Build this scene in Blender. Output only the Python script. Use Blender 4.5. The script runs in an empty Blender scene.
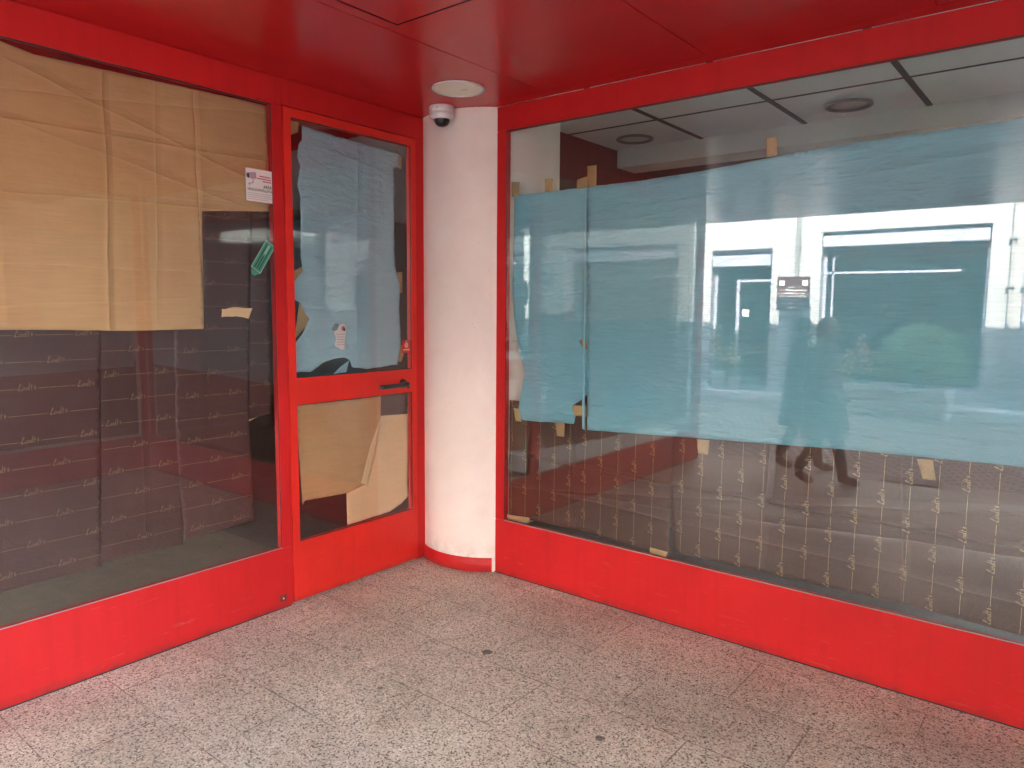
import bpy, bmesh, math, random
from math import sin, cos, pi, radians, sqrt, exp, hypot
from mathutils import Vector, Matrix, noise
from mathutils.geometry import delaunay_2d_cdt
random.seed(7)
scene = bpy.context.scene
# ------------------------------------------------------------------ camera
cam_data = bpy.data.cameras.new('camera'); cam = bpy.data.objects.new('camera', cam_data)
scene.collection.objects.link(cam); scene.camera = cam
cam_data.sensor_width = 36.0; cam_data.lens = 730.34*36/1024; cam_data.clip_start = 0.02; cam_data.clip_end = 500
_r = Vector((0.78140438, 0.62397876, 0.00759593)); _u = Vector((-0.07091403, 0.07669838, 0.99452931)); _f = Vector((-0.61998258, 0.77766822, -0.1041813))
cam.matrix_world = Matrix(((_r.x, _u.x, -_f.x, 3.17398), (_r.y, _u.y, -_f.y, -3.2029), (_r.z, _u.z, -_f.z, 1.55), (0, 0, 0, 1)))
# ------------------------------------------------------------------ world, sun, exposure
SUN_EL, SUN_AZ = 40.0, 14.0          # azimuth measured from +Y towards +X
w = bpy.data.worlds.new('World'); scene.world = w; w.use_nodes = True
nt = w.node_tree; bg = nt.nodes['Background']; sky = nt.nodes.new('ShaderNodeTexSky')
sky.sky_type = 'NISHITA'; sky.sun_disc = False; sky.sun_elevation = radians(SUN_EL); sky.sun_rotation = radians(SUN_AZ)
sky.air_density = 1.0; sky.dust_density = 1.5; sky.ozone_density = 1.0
nt.links.new(sky.outputs[0], bg.inputs[0]); bg.inputs[1].default_value = 0.15
sl = bpy.data.lights.new('sun', 'SUN'); sl.energy = 2.3; sl.angle = radians(0.5); sl.color = (1, .92, .81)
so = bpy.data.objects.new('sun', sl); scene.collection.objects.link(so)
_d = Vector((sin(radians(SUN_AZ))*cos(radians(SUN_EL)), cos(radians(SUN_AZ))*cos(radians(SUN_EL)), sin(radians(SUN_EL))))
so.rotation_euler = _d.to_track_quat('Z', 'Y').to_euler(); so.location = _d*40
scene.view_settings.view_transform = 'Standard'; scene.view_settings.look = 'None'
scene.view_settings.exposure = 5.48; scene.view_settings.gamma = 1; scene.view_settings.use_curve_mapping = False
scene.render.engine = 'CYCLES'; cy = scene.cycles
cy.use_denoising = True; cy.denoiser = 'OPENIMAGEDENOISE'
try: cy.denoising_input_passes = 'RGB_ALBEDO_NORMAL'; cy.denoising_prefilter = 'ACCURATE'
except Exception: pass
cy.max_bounces = 14; cy.diffuse_bounces = 7; cy.glossy_bounces = 6; cy.transmission_bounces = 8; cy.transparent_max_bounces = 40
cy.caustics_reflective = False; cy.caustics_refractive = False; cy.sample_clamp_indirect = 6.0
cy.use_adaptive_sampling = False

# ------------------------------------------------------------------ materials
def new_mat(name):
    m = bpy.data.materials.new(name); m.use_nodes = True
    n = m.node_tree.nodes; l = m.node_tree.links
    return m, n, l, n['Principled BSDF']
def N(n, t, **k):
    x = n.new(t)
    for a, v in k.items(): setattr(x, a, v)
    return x
def ramp(n, stops):
    r = n.new('ShaderNodeValToRGB'); e = r.color_ramp.elements
    while len(e) > 1: e.remove(e[-1])
    e[0].position = stops[0][0]; e[0].color = (*stops[0][1], 1)
    for p, c in stops[1:]:
        x = e.new(p); x.color = (*c, 1)
    return r
def noise_tex(n, l, scale, detail=4, rough=.55, dist=0, vec=None):
    t = N(n, 'ShaderNodeTexNoise'); t.inputs['Scale'].default_value = scale; t.inputs['Detail'].default_value = detail
    t.inputs['Roughness'].default_value = rough; t.inputs['Distortion'].default_value = dist
    if vec is not None: l.new(vec, t.inputs['Vector'])
    return t
def mixc(n, l, fac, a, b, mode='MIX'):
    m = N(n, 'ShaderNodeMix', data_type='RGBA', blend_type=mode)
    if isinstance(fac, (int, float)): m.inputs[0].default_value = fac
    else: l.new(fac, m.inputs[0])
    for s, v in ((6, a), (7, b)):
        if isinstance(v, tuple): m.inputs[s].default_value = (*v, 1)
        else: l.new(v, m.inputs[s])
    return m.outputs[2]
def math_(n, l, op, a, b=None, clamp=False):
    m = N(n, 'ShaderNodeMath', operation=op); m.use_clamp = clamp
    for i, v in enumerate((a, b)):
        if v is None: continue
        if isinstance(v, (int, float)): m.inputs[i].default_value = v
        else: l.new(v, m.inputs[i])
    return m.outputs[0]
def geo_pos(n): return n.new('ShaderNodeNewGeometry').outputs['Position']
def paint(name, col, rough=.4, var=.12, scale=3, bump=.02, bscale=60, spec=.5, coat=0, streak=0, scuff=0):
    """painted or plain solid with slow colour variation, roughness variation and a fine bump"""
    m, n, l, b = new_mat(name); p = geo_pos(n)
    t = noise_tex(n, l, scale, 5, .6, .4, p)
    hi = tuple(min(1, c*(1+var)) for c in col); lo = tuple(c*(1-var) for c in col)
    r = ramp(n, [(.3, lo), (.7, hi)]); l.new(t.outputs[0], r.inputs[0]); out = r.outputs[0]
    if streak:
        mp = N(n, 'ShaderNodeMapping'); mp.inputs['Scale'].default_value = (14, 14, .7); l.new(p, mp.inputs[0])
        s = noise_tex(n, l, 1.5, 5, .6, 0, mp.outputs[0]); rr = ramp(n, [(.5, (0, 0, 0)), (.75, (1, 1, 1))]); l.new(s.outputs[0], rr.inputs[0])
        f = math_(n, l, 'MULTIPLY', rr.outputs[0], streak); out = mixc(n, l, f, out, tuple(c*.6 for c in col))
    if scuff:
        ms_ = N(n, 'ShaderNodeMapping'); ms_.inputs['Scale'].default_value = (3, 3, 26); ms_.inputs['Rotation'].default_value = (.12, .1, 0); l.new(p, ms_.inputs[0])
        sn = noise_tex(n, l, 2.3, 9, .72, .4, ms_.outputs[0]); sr = ramp(n, [(.60, (0, 0, 0)), (.70, (1, 1, 1))]); l.new(sn.outputs[0], sr.inputs[0])
        sz = N(n, 'ShaderNodeSeparateXYZ'); l.new(p, sz.inputs[0]); lowm = N(n, 'ShaderNodeMapRange'); lowm.inputs[1].default_value = 0; lowm.inputs[2].default_value = .5; lowm.inputs[3].default_value = 1; lowm.inputs[4].default_value = .12; l.new(sz.outputs[2], lowm.inputs[0])
        fk = math_(n, l, 'MULTIPLY', math_(n, l, 'MULTIPLY', sr.outputs[0], lowm.outputs[0]), scuff); out = mixc(n, l, fk, out, (.62, .22, .18))
        dn_ = noise_tex(n, l, 5, 9, .75, 1, p); dr = ramp(n, [(.56, (0, 0, 0)), (.70, (1, 1, 1))]); l.new(dn_.outputs[0], dr.inputs[0]); out = mixc(n, l, math_(n, l, 'MULTIPLY', math_(n, l, 'MULTIPLY', dr.outputs[0], lowm.outputs[0]), scuff*.8), out, (.20, .02, .018))
        zz_ = N(n, 'ShaderNodeMapRange'); zz_.inputs[1].default_value = .004; zz_.inputs[2].default_value = .045; zz_.inputs[3].default_value = 1; zz_.inputs[4].default_value = 0; l.new(sz.outputs[2], zz_.inputs[0])
        gn = noise_tex(n, l, 9, 6, .7, 0, p); gr_ = ramp(n, [(.35, (0, 0, 0)), (.7, (1, 1, 1))]); l.new(gn.outputs[0], gr_.inputs[0]); out = mixc(n, l, math_(n, l, 'MULTIPLY', math_(n, l, 'MULTIPLY', zz_.outputs[0], gr_.outputs[0]), .75), out, (.10, .03, .025))
    l.new(out, b.inputs['Base Color'])
    r2 = N(n, 'ShaderNodeMapRange'); r2.inputs[3].default_value = max(.02, rough-.1); r2.inputs[4].default_value = rough+.12
    t2 = noise_tex(n, l, scale*4, 6, .65, 0, p); l.new(t2.outputs[0], r2.inputs[0]); l.new(r2.outputs[0], b.inputs['Roughness'])
    b.inputs['Specular IOR Level'].default_value = spec
    if coat: b.inputs['Coat Weight'].default_value = coat; b.inputs['Coat Roughness'].default_value = .12
    if bump:
        bn = noise_tex(n, l, bscale, 3, .5, 0, p); bp = N(n, 'ShaderNodeBump'); bp.inputs['Strength'].default_value = bump; bp.inputs['Distance'].default_value = .01
        l.new(bn.outputs[0], bp.inputs['Height']); l.new(bp.outputs[0], b.inputs['Normal'])
    return m
M = {}
RED = (.50, .016, .017)
M['red'] = paint('red_painted_metal', RED, .42, .10, 1.6, .02, 25, .22, streak=.25, scuff=.32)
M['red_door'] = paint('red_door_metal', (.64, .026, .018), .36, .08, 2.0, .02, 25, .3, streak=.2, scuff=.25)
M['joint'] = paint('dark_joint', (.012, .004, .004), .9, spec=.0)
M['gasket'] = paint('gasket_rubber', (.03, .027, .025), .55)
M['alu'] = paint('aluminium_bead', (.35, .3, .28), .4)
M['black'] = paint('black_plastic', (.012, .012, .013), .3)
M['white_plastic'] = paint('white_plastic', (.68, .64, .62), .35, .04)
M['grey_plastic'] = paint('grey_plastic', (.25, .25, .26), .4)
M['lamp_glass'] = paint('frosted_lamp_cover', (.90, .84, .68), .3, .03)
M['steel'] = paint('brushed_steel', (.5, .48, .46), .3); M['steel'].node_tree.nodes['Principled BSDF'].inputs['Metallic'].default_value = .9
M['tile_white'] = paint('ceiling_tile_white', (.88, .88, .88), .8, .05, 2, .25, 120)
M['tile_grid'] = paint('ceiling_grid_grey', (.07, .07, .07), .6)
M['bulkhead'] = paint('bulkhead_plaster', (.72, .73, .69), .8, .04)
M['dark_wall'] = paint('dark_red_panel', (.10, .018, .016), .35, .15, 2)
M['dark_int'] = paint('dim_interior_wall', (.6, .58, .56), .8, .2, 1.5)
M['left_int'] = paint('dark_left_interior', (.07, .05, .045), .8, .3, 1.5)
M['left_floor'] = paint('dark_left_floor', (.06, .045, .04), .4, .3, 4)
M['int_floor'] = paint('worn_interior_floor', (.65, .61, .56), .35, .25, 5)
M['deck'] = paint('display_deck_board', (.15, .12, .09), .45, .2, 6)
M['dark_ceil'] = paint('dark_soffit', (.05, .04, .04), .6)
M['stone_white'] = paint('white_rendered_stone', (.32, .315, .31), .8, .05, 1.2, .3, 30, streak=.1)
M['stone_bright'] = paint('upper_white_render', (.82, .81, .78), .8, .04, 1.2)  # unseen upper wall, made paler than below to bounce light into the alcove
M['stone_grey'] = paint('grey_stone', (.33, .31, .29), .8, .15, 3, .3, 30)
M['upper_render'] = paint('ochre_render', (.55, .45, .32), .85, .1, 1.5, .2, 20)
M['shutter'] = paint('green_shutter', (.05, .11, .07), .5)
M['pipe'] = paint('zinc_downpipe', (.2, .2, .19), .4)
M['shop_dark'] = paint('dark_shop_interior', (.02, .02, .02), .6, .3, 1.5)
M['awning'] = paint('pale_awning_cassette', (.30, .30, .36), .5)
M['concrete'] = paint('planter_concrete', (.72, .70, .66), .85, .12, 5, .3, 50)
M['soil'] = paint('soil', (.04, .028, .018), .95)
M['sign_brown'] = paint('brown_enamel_sign', (.055, .014, .012), .35)
M['ink_white'] = paint('white_lettering', (.75, .73, .7), .5, 0, 3, 0)
M['kraft_tape'] = paint('kraft_tape', (.46, .30, .13), .45, .1, 20)
M['green_sticker'] = paint('green_sticker', (.06, .26, .17), .4, .08, 20)
M['green_dark'] = paint('green_sticker_bars', (.01, .07, .045), .4)
M['green_light'] = paint('green_sticker_border', (.3, .45, .38), .4)
M['label_white'] = paint('sign_white', (.72, .66, .64), .35, .03)
M['ink_black'] = paint('ink_black', (.03, .025, .03), .5)
M['ink_red'] = paint('ink_red', (.5, .08, .1), .5)
M['ink_pink'] = paint('ink_mauve', (.42, .27, .33), .5)
M['ink_grey'] = paint('ink_grey', (.36, .33, .36), .5)
M['tag_red'] = paint('red_sticker', (.5, .03, .03), .35)
M['tag_orange'] = paint('orange_emblem', (.85, .35, .2), .4)
M['leaf_dark'] = paint('leaf_print', (.06, .1, .04), .6)
M['note'] = paint('pale_pink_note', (.78, .66, .62), .7, .05, 30)
M['skin'] = paint('skin', (.50, .30, .22), .55, .05, 20)
M['coat_dark'] = paint('dark_wool_coat', (.13, .14, .145), .9, .2, 10, .3, 120)
M['coat_grey'] = paint('grey_green_coat', (.24, .28, .26), .9, .2, 10, .3, 120)
M['hair_grey'] = paint('grey_blond_hair', (.6, .56, .48), .6, .2, 60, .5, 90)
M['hair_dark'] = paint('dark_hair', (.03, .022, .018), .5, .2, 60, .5, 90)
M['boot'] = paint('brown_leather', (.07, .035, .02), .45)
M['trouser'] = paint('dark_trousers', (.08, .08, .09), .9)
M['leaf'] = paint('hedge_leaf', (.08, .17, .05), .5, .5, 25)
M['leaf_lt'] = paint('hedge_new_leaf', (.26, .38, .12), .5, .3, 25)
M['trunk'] = paint('bark', (.12, .08, .05), .9)
M['petal_white'] = paint('white_petals', (.85, .85, .8), .6)
M['petal_orange'] = paint('orange_petals', (.8, .25, .08), .6)
M['petal_yellow'] = paint('yellow_petals', (.8, .6, .08), .6)
M['petal_pink'] = paint('pink_petals', (.7, .25, .3), .6)
M['iron'] = paint('cast_iron', (.05, .048, .045), .5)
M['screw'] = paint('screw_zinc', (.6, .55, .5), .3)
M['rust'] = paint('rusty_stain', (.18, .03, .02), .7, .5, 60)

def column_mat():
    m, n, l, b = new_mat('old_white_column_paint'); p = geo_pos(n)
    t = noise_tex(n, l, 2.5, 6, .65, .5, p); r = ramp(n, [(.3, (.76, .66, .59)), (.65, (.84, .75, .68))]); l.new(t.outputs[0], r.inputs[0])
    s = noise_tex(n, l, 9, 8, .75, 1.2, p); rs = ramp(n, [(.62, (0, 0, 0)), (.74, (1, 1, 1))]); l.new(s.outputs[0], rs.inputs[0])
    sx = N(n, 'ShaderNodeSeparateXYZ'); l.new(p, sx.inputs[0])
    o = mixc(n, l, math_(n, l, 'MULTIPLY', rs.outputs[0], .22), r.outputs[0], (.45, .33, .28))
    v = N(n, 'ShaderNodeTexVoronoi'); v.inputs['Scale'].default_value = 11; l.new(p, v.inputs['Vector'])
    d = math_(n, l, 'LESS_THAN', v.outputs['Distance'], .028); o = mixc(n, l, math_(n, l, 'MULTIPLY', d, .6), o, (.25, .17, .14))
    zm = N(n, 'ShaderNodeMapRange'); zm.inputs[1].default_value = .08; zm.inputs[2].default_value = .22; zm.inputs[3].default_value = .5; zm.inputs[4].default_value = 0; l.new(sx.outputs[2], zm.inputs[0])
    gn = noise_tex(n, l, 12, 7, .7, 0, p); gr_ = ramp(n, [(.42, (0, 0, 0)), (.7, (1, 1, 1))]); l.new(gn.outputs[0], gr_.inputs[0]); o = mixc(n, l, math_(n, l, 'MULTIPLY', zm.outputs[0], gr_.outputs[0]), o, (.38, .26, .20))
    l.new(o, b.inputs['Base Color']); b.inputs['Roughness'].default_value = .62
    bn = noise_tex(n, l, 14, 6, .6, 0, p); bp = N(n, 'ShaderNodeBump'); bp.inputs['Strength'].default_value = .16; bp.inputs['Distance'].default_value = .02
    l.new(bn.outputs[0], bp.inputs['Height']); l.new(bp.outputs[0], b.inputs['Normal'])
    return m
M['column'] = column_mat()

def ceiling_mat():
    m, n, l, b = new_mat('red_lacquered_soffit'); p = geo_pos(n)
    t = noise_tex(n, l, 1.4, 7, .65, .8, p); r = ramp(n, [(.3, (.50, .017, .019)), (.7, (.59, .022, .024))]); l.new(t.outputs[0], r.inputs[0])
    s = noise_tex(n, l, 5, 8, .7, 1.5, p); rs = ramp(n, [(.6, (0, 0, 0)), (.75, (1, 1, 1))]); l.new(s.outputs[0], rs.inputs[0])
    o = mixc(n, l, math_(n, l, 'MULTIPLY', rs.outputs[0], .0), r.outputs[0], (.30, .012, .014)); l.new(o, b.inputs['Base Color'])
    mr = N(n, 'ShaderNodeMapRange'); mr.inputs[3].default_value = .235; mr.inputs[4].default_value = .285; l.new(t.outputs[0], mr.inputs[0]); l.new(mr.outputs[0], b.inputs['Roughness'])
    b.inputs['Specular IOR Level'].default_value = .36
    bn = noise_tex(n, l, 1.8, 3, .5, 0, p); bp = N(n, 'ShaderNodeBump'); bp.inputs['Strength'].default_value = .08; bp.inputs['Distance'].default_value = .03
    l.new(bn.outputs[0], bp.inputs['Height']); l.new(bp.outputs[0], b.inputs['Normal'])
    return m
M['ceiling'] = ceiling_mat()

def glass_mat(name='window_glass', tint=(.93, .955, .95), k=.044):
    m = bpy.data.materials.new(name); m.use_nodes = True; n = m.node_tree.nodes; l = m.node_tree.links; n.clear()
    o = n.new('ShaderNodeOutputMaterial'); g = n.new('ShaderNodeNewGeometry')
    tn = noise_tex(n, l, 1.3, 2, .4, 0, g.outputs['Position']); bp = N(n, 'ShaderNodeBump'); bp.inputs['Strength'].default_value = .02; bp.inputs['Distance'].default_value = .02
    l.new(tn.outputs[0], bp.inputs['Height'])
    d = N(n, 'ShaderNodeVectorMath', operation='DOT_PRODUCT'); l.new(g.outputs['Normal'], d.inputs[0]); l.new(g.outputs['Incoming'], d.inputs[1])
    c = math_(n, l, 'ABSOLUTE', d.outputs['Value']); q = math_(n, l, 'POWER', math_(n, l, 'SUBTRACT', 1.0, c), 5.0)
    f = math_(n, l, 'ADD', math_(n, l, 'MULTIPLY', q, 1-k), k)
    tr = n.new('ShaderNodeBsdfTransparent'); tr.inputs[0].default_value = (*tint, 1)
    gl = n.new('ShaderNodeBsdfGlossy'); gl.inputs['Roughness'].default_value = 0.0; gl.inputs['Color'].default_value = (1, 1, 1, 1); l.new(bp.outputs[0], gl.inputs['Normal'])
    mx = n.new('ShaderNodeMixShader'); l.new(f, mx.inputs[0]); l.new(tr.outputs[0], mx.inputs[1]); l.new(gl.outputs[0], mx.inputs[2])
    # thin film of dust
    df = n.new('ShaderNodeBsdfDiffuse'); df.inputs[0].default_value = (.5, .48, .44, 1)
    dt = noise_tex(n, l, 3, 8, .7, .5, g.outputs['Position']); mr = N(n, 'ShaderNodeMapRange'); mr.inputs[1].default_value = .4; mr.inputs[2].default_value = .8; mr.inputs[3].default_value = .001; mr.inputs[4].default_value = .009; l.new(dt.outputs[0], mr.inputs[0])
    m2 = n.new('ShaderNodeMixShader'); l.new(mr.outputs[0], m2.inputs[0]); l.new(mx.outputs[0], m2.inputs[1]); l.new(df.outputs[0], m2.inputs[2])
    l.new(m2.outputs[0], o.inputs[0]); return m
M['glass'] = glass_mat()

def paper_mat(name, lo, hi, rough, scale, bump, bscale, fib=.08, spec=.3, transl=0, crumple=0, folds=(), ax=1, wear_glint=.25, fstr=.8, wrinkle=0):
    m, n, l, b = new_mat(name); p = geo_pos(n)
    t = noise_tex(n, l, scale, 6, .6, .3, p); r = ramp(n, [(.3, lo), (.7, hi)]); l.new(t.outputs[0], r.inputs[0])
    mp = N(n, 'ShaderNodeMapping'); mp.inputs['Scale'].default_value = (6, 6, 160); l.new(p, mp.inputs[0])
    f = noise_tex(n, l, 1, 4, .6, 0, mp.outputs[0]); fr = ramp(n, [(.3, (1-fib,)*3), (.7, (1+fib,)*3)]); l.new(f.outputs[0], fr.inputs[0])
    o = mixc(n, l, 1.0, r.outputs[0], fr.outputs[0], 'MULTIPLY'); l.new(o, b.inputs['Base Color'])
    b.inputs['Roughness'].default_value = rough; b.inputs['Specular IOR Level'].default_value = spec
    bn = noise_tex(n, l, bscale, 5, .6, .2, p); bp = N(n, 'ShaderNodeBump'); bp.inputs['Strength'].default_value = bump; bp.inputs['Distance'].default_value = .02
    l.new(bn.outputs[0], bp.inputs['Height']); last = bp
    if wrinkle:
        mw = N(n, 'ShaderNodeMapping'); mw.inputs['Scale'].default_value = (9, 9, 34); l.new(p, mw.inputs[0]); wn2 = noise_tex(n, l, 1, 3, .5, .8, mw.outputs[0])
        bw = N(n, 'ShaderNodeBump'); bw.inputs['Strength'].default_value = wrinkle; bw.inputs['Distance'].default_value = .012; l.new(wn2.outputs[0], bw.inputs['Height']); l.new(bp.outputs[0], bw.inputs['Normal']); last = bw
    if crumple:
        v = N(n, 'ShaderNodeTexVoronoi', feature='DISTANCE_TO_EDGE'); v.inputs['Scale'].default_value = 3.2
        dn = noise_tex(n, l, 2.5, 3, .5, 0, p); mxv = mixc(n, l, .22, p, dn.outputs['Color'], 'ADD'); l.new(mxv, v.inputs['Vector'])
        vr = ramp(n, [(0, (0, 0, 0)), (.05, (1, 1, 1))]); l.new(v.outputs['Distance'], vr.inputs[0])
        b2 = N(n, 'ShaderNodeBump'); b2.inputs['Strength'].default_value = crumple; b2.inputs['Distance'].default_value = .02
        l.new(vr.outputs[0], b2.inputs['Height']); l.new(bp.outputs[0], b2.inputs['Normal']); last = b2
    if folds:
        # straight hand-made fold lines: (z0 or None, u0, slope, height, width); a fold is a sharp ridge, a little worn pale on its edge, on brown_right painted pale as a highlight
        sp_ = N(n, 'ShaderNodeSeparateXYZ'); wn_ = noise_tex(n, l, 2.2, 3, .5, 0, p); l.new(p, sp_.inputs[0]); wob = math_(n, l, 'MULTIPLY', math_(n, l, 'SUBTRACT', wn_.outputs[0], .5), .035)
        U = sp_.outputs[ax]; Z = sp_.outputs[2]; H_ = None; W_ = None
        br_ = noise_tex(n, l, 1.6, 3, .5, 0, p); brr = ramp(n, [(.32, (.15,)*3), (.55, (1,)*3)]); l.new(br_.outputs[0], brr.inputs[0])
        for (vert, c0, sl, u_ref, hgt, wd) in folds:
            a, b2_ = (U, Z) if vert else (Z, U)
            d = math_(n, l, 'SUBTRACT', math_(n, l, 'SUBTRACT', a, c0), math_(n, l, 'MULTIPLY', math_(n, l, 'SUBTRACT', b2_, u_ref), sl)); d = math_(n, l, 'ADD', d, wob); ad = math_(n, l, 'ABSOLUTE', d)
            e = math_(n, l, 'EXPONENT', math_(n, l, 'MULTIPLY', ad, -1/wd)); e2 = math_(n, l, 'MULTIPLY', math_(n, l, 'EXPONENT', math_(n, l, 'MULTIPLY', math_(n, l, 'ABSOLUTE', math_(n, l, 'SUBTRACT', d, wd*3)), -1/(wd*4))), -.8)
            h = math_(n, l, 'MULTIPLY', math_(n, l, 'MULTIPLY', math_(n, l, 'ADD', e, e2), hgt), brr.outputs[0])
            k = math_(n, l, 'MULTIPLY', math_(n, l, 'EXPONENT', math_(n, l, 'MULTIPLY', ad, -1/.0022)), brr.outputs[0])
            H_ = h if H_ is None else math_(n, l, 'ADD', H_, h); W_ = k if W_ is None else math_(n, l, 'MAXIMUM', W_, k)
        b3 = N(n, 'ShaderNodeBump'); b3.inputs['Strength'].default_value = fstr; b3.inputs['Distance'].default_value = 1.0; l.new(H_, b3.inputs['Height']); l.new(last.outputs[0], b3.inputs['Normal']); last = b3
        o = mixc(n, l, math_(n, l, 'MULTIPLY', W_, wear_glint), o, tuple(min(1, c*1.45+.03) for c in hi)); l.new(o, b.inputs['Base Color'])
    l.new(last.outputs[0], b.inputs['Normal'])
    if transl:
        tl = n.new('ShaderNodeBsdfTranslucent'); l.new(o, tl.inputs[0]); ms = n.new('ShaderNodeMixShader'); ms.inputs[0].default_value = transl
        out = n['Material Output']; l.new(b.outputs[0], ms.inputs[1]); l.new(tl.outputs[0], ms.inputs[2]); l.new(ms.outputs[0], out.inputs[0])
    return m
M['kraft'] = paper_mat('kraft_paper', (.58, .31, .15), (.70, .395, .20), .8, 2, .45, 5, .06, .15, transl=.1, folds=((True, -1.858, .02, 1.8, .010, .008), (True, -1.462, -.02, 2.2, -.008, .008), (True, -2.26, 0, 1.8, -.008, .010), (True, -1.66, .03, 1.7, .004, .008), (False, 2.237, .01, -1.8, .010, .008), (False, 1.978, .03, -1.8, .008, .008), (False, 1.70, .0, -1.8, -.004, .01), (False, 2.36, -.30, -1.9, .008, .012), (False, 2.42, .12, -1.5, -.006, .01), (False, 2.10, -.22, -1.6, .005, .012), (False, 1.56, .06, -1.9, .003, .01)))
M['kraft_light'] = paper_mat('pale_kraft_paper', (.80, .51, .29), (.86, .56, .33), .8, 3, .3, 6, .05, .25)
M['blue'] = paper_mat('light_blue_tissue_paper', (.28, .61, .72), (.32, .66, .77), .9, 1.5, .5, 13, .06, .12, transl=.25, ax=0, fstr=.7, wear_glint=.12, folds=((False, 2.07, .06, 1.9, .006, .012), (False, 1.98, -.05, 1.4, .005, .012), (False, 2.10, .10, 2.5, .005, .010), (False, 1.80, .02, 1.8, .0025, .01), (True, 2.22, .04, 1.5, .003, .010), (True, 1.66, -.02, 1.5, .003, .010), (True, .80, .20, 2.1, .004, .012)), wrinkle=.9)
M['blue_edge'] = paper_mat('blue_paper_fold', (.28, .60, .70), (.32, .66, .76), .6, 3, .2, 20, .03)
M['greyblue'] = paper_mat('grey_blue_tissue_paper', (.42, .60, .69), (.48, .66, .75), .9, 1.5, .5, 14, .04, .12, transl=.2, fstr=.7, wear_glint=.1, folds=((True, -.56, .02, 1.8, .006, .012), (False, 2.33, -.15, -.55, .007, .012), (False, 1.72, -.1, -.6, .004, .01), (True, -.40, .0, 1.8, .003, .012)), wrinkle=.9)
M['brown'] = paper_mat('dark_brown_gift_paper', (.066, .026, .024), (.092, .038, .035), .48, 2.5, .15, 5, .08, .25, folds=((True, -2.33, 0, 1, .006, .01), (True, -1.745, .01, 1, .004, .01), (False, .93, .02, -1.8, .003, .012)), fstr=.6, wear_glint=.1)
M['brown_right'] = paper_mat('dark_brown_gift_paper_creased', (.060, .026, .018), (.085, .038, .027), .34, 2.5, .10, 5, .08, .32, ax=0, fstr=1.0, wear_glint=.75, folds=((False, .690, -.012, 1.6, .014, .007), (False, .60, .05, 2.2, -.006, .012), (False, .52, -.03, 1.2, .003, .012), (True, 1.30, .02, .5, .004, .01), (True, 2.05, .05, .5, .005, .01), (True, 2.62, -.04, .5, .005, .01), (False, .76, .12, 2.7, .006, .012)))  # the shiny crease highlight is painted in as a pale line
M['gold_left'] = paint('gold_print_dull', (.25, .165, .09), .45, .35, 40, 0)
M['gold'] = paint('gold_print', (.42, .29, .13), .4, .35, 40, 0)
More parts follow.
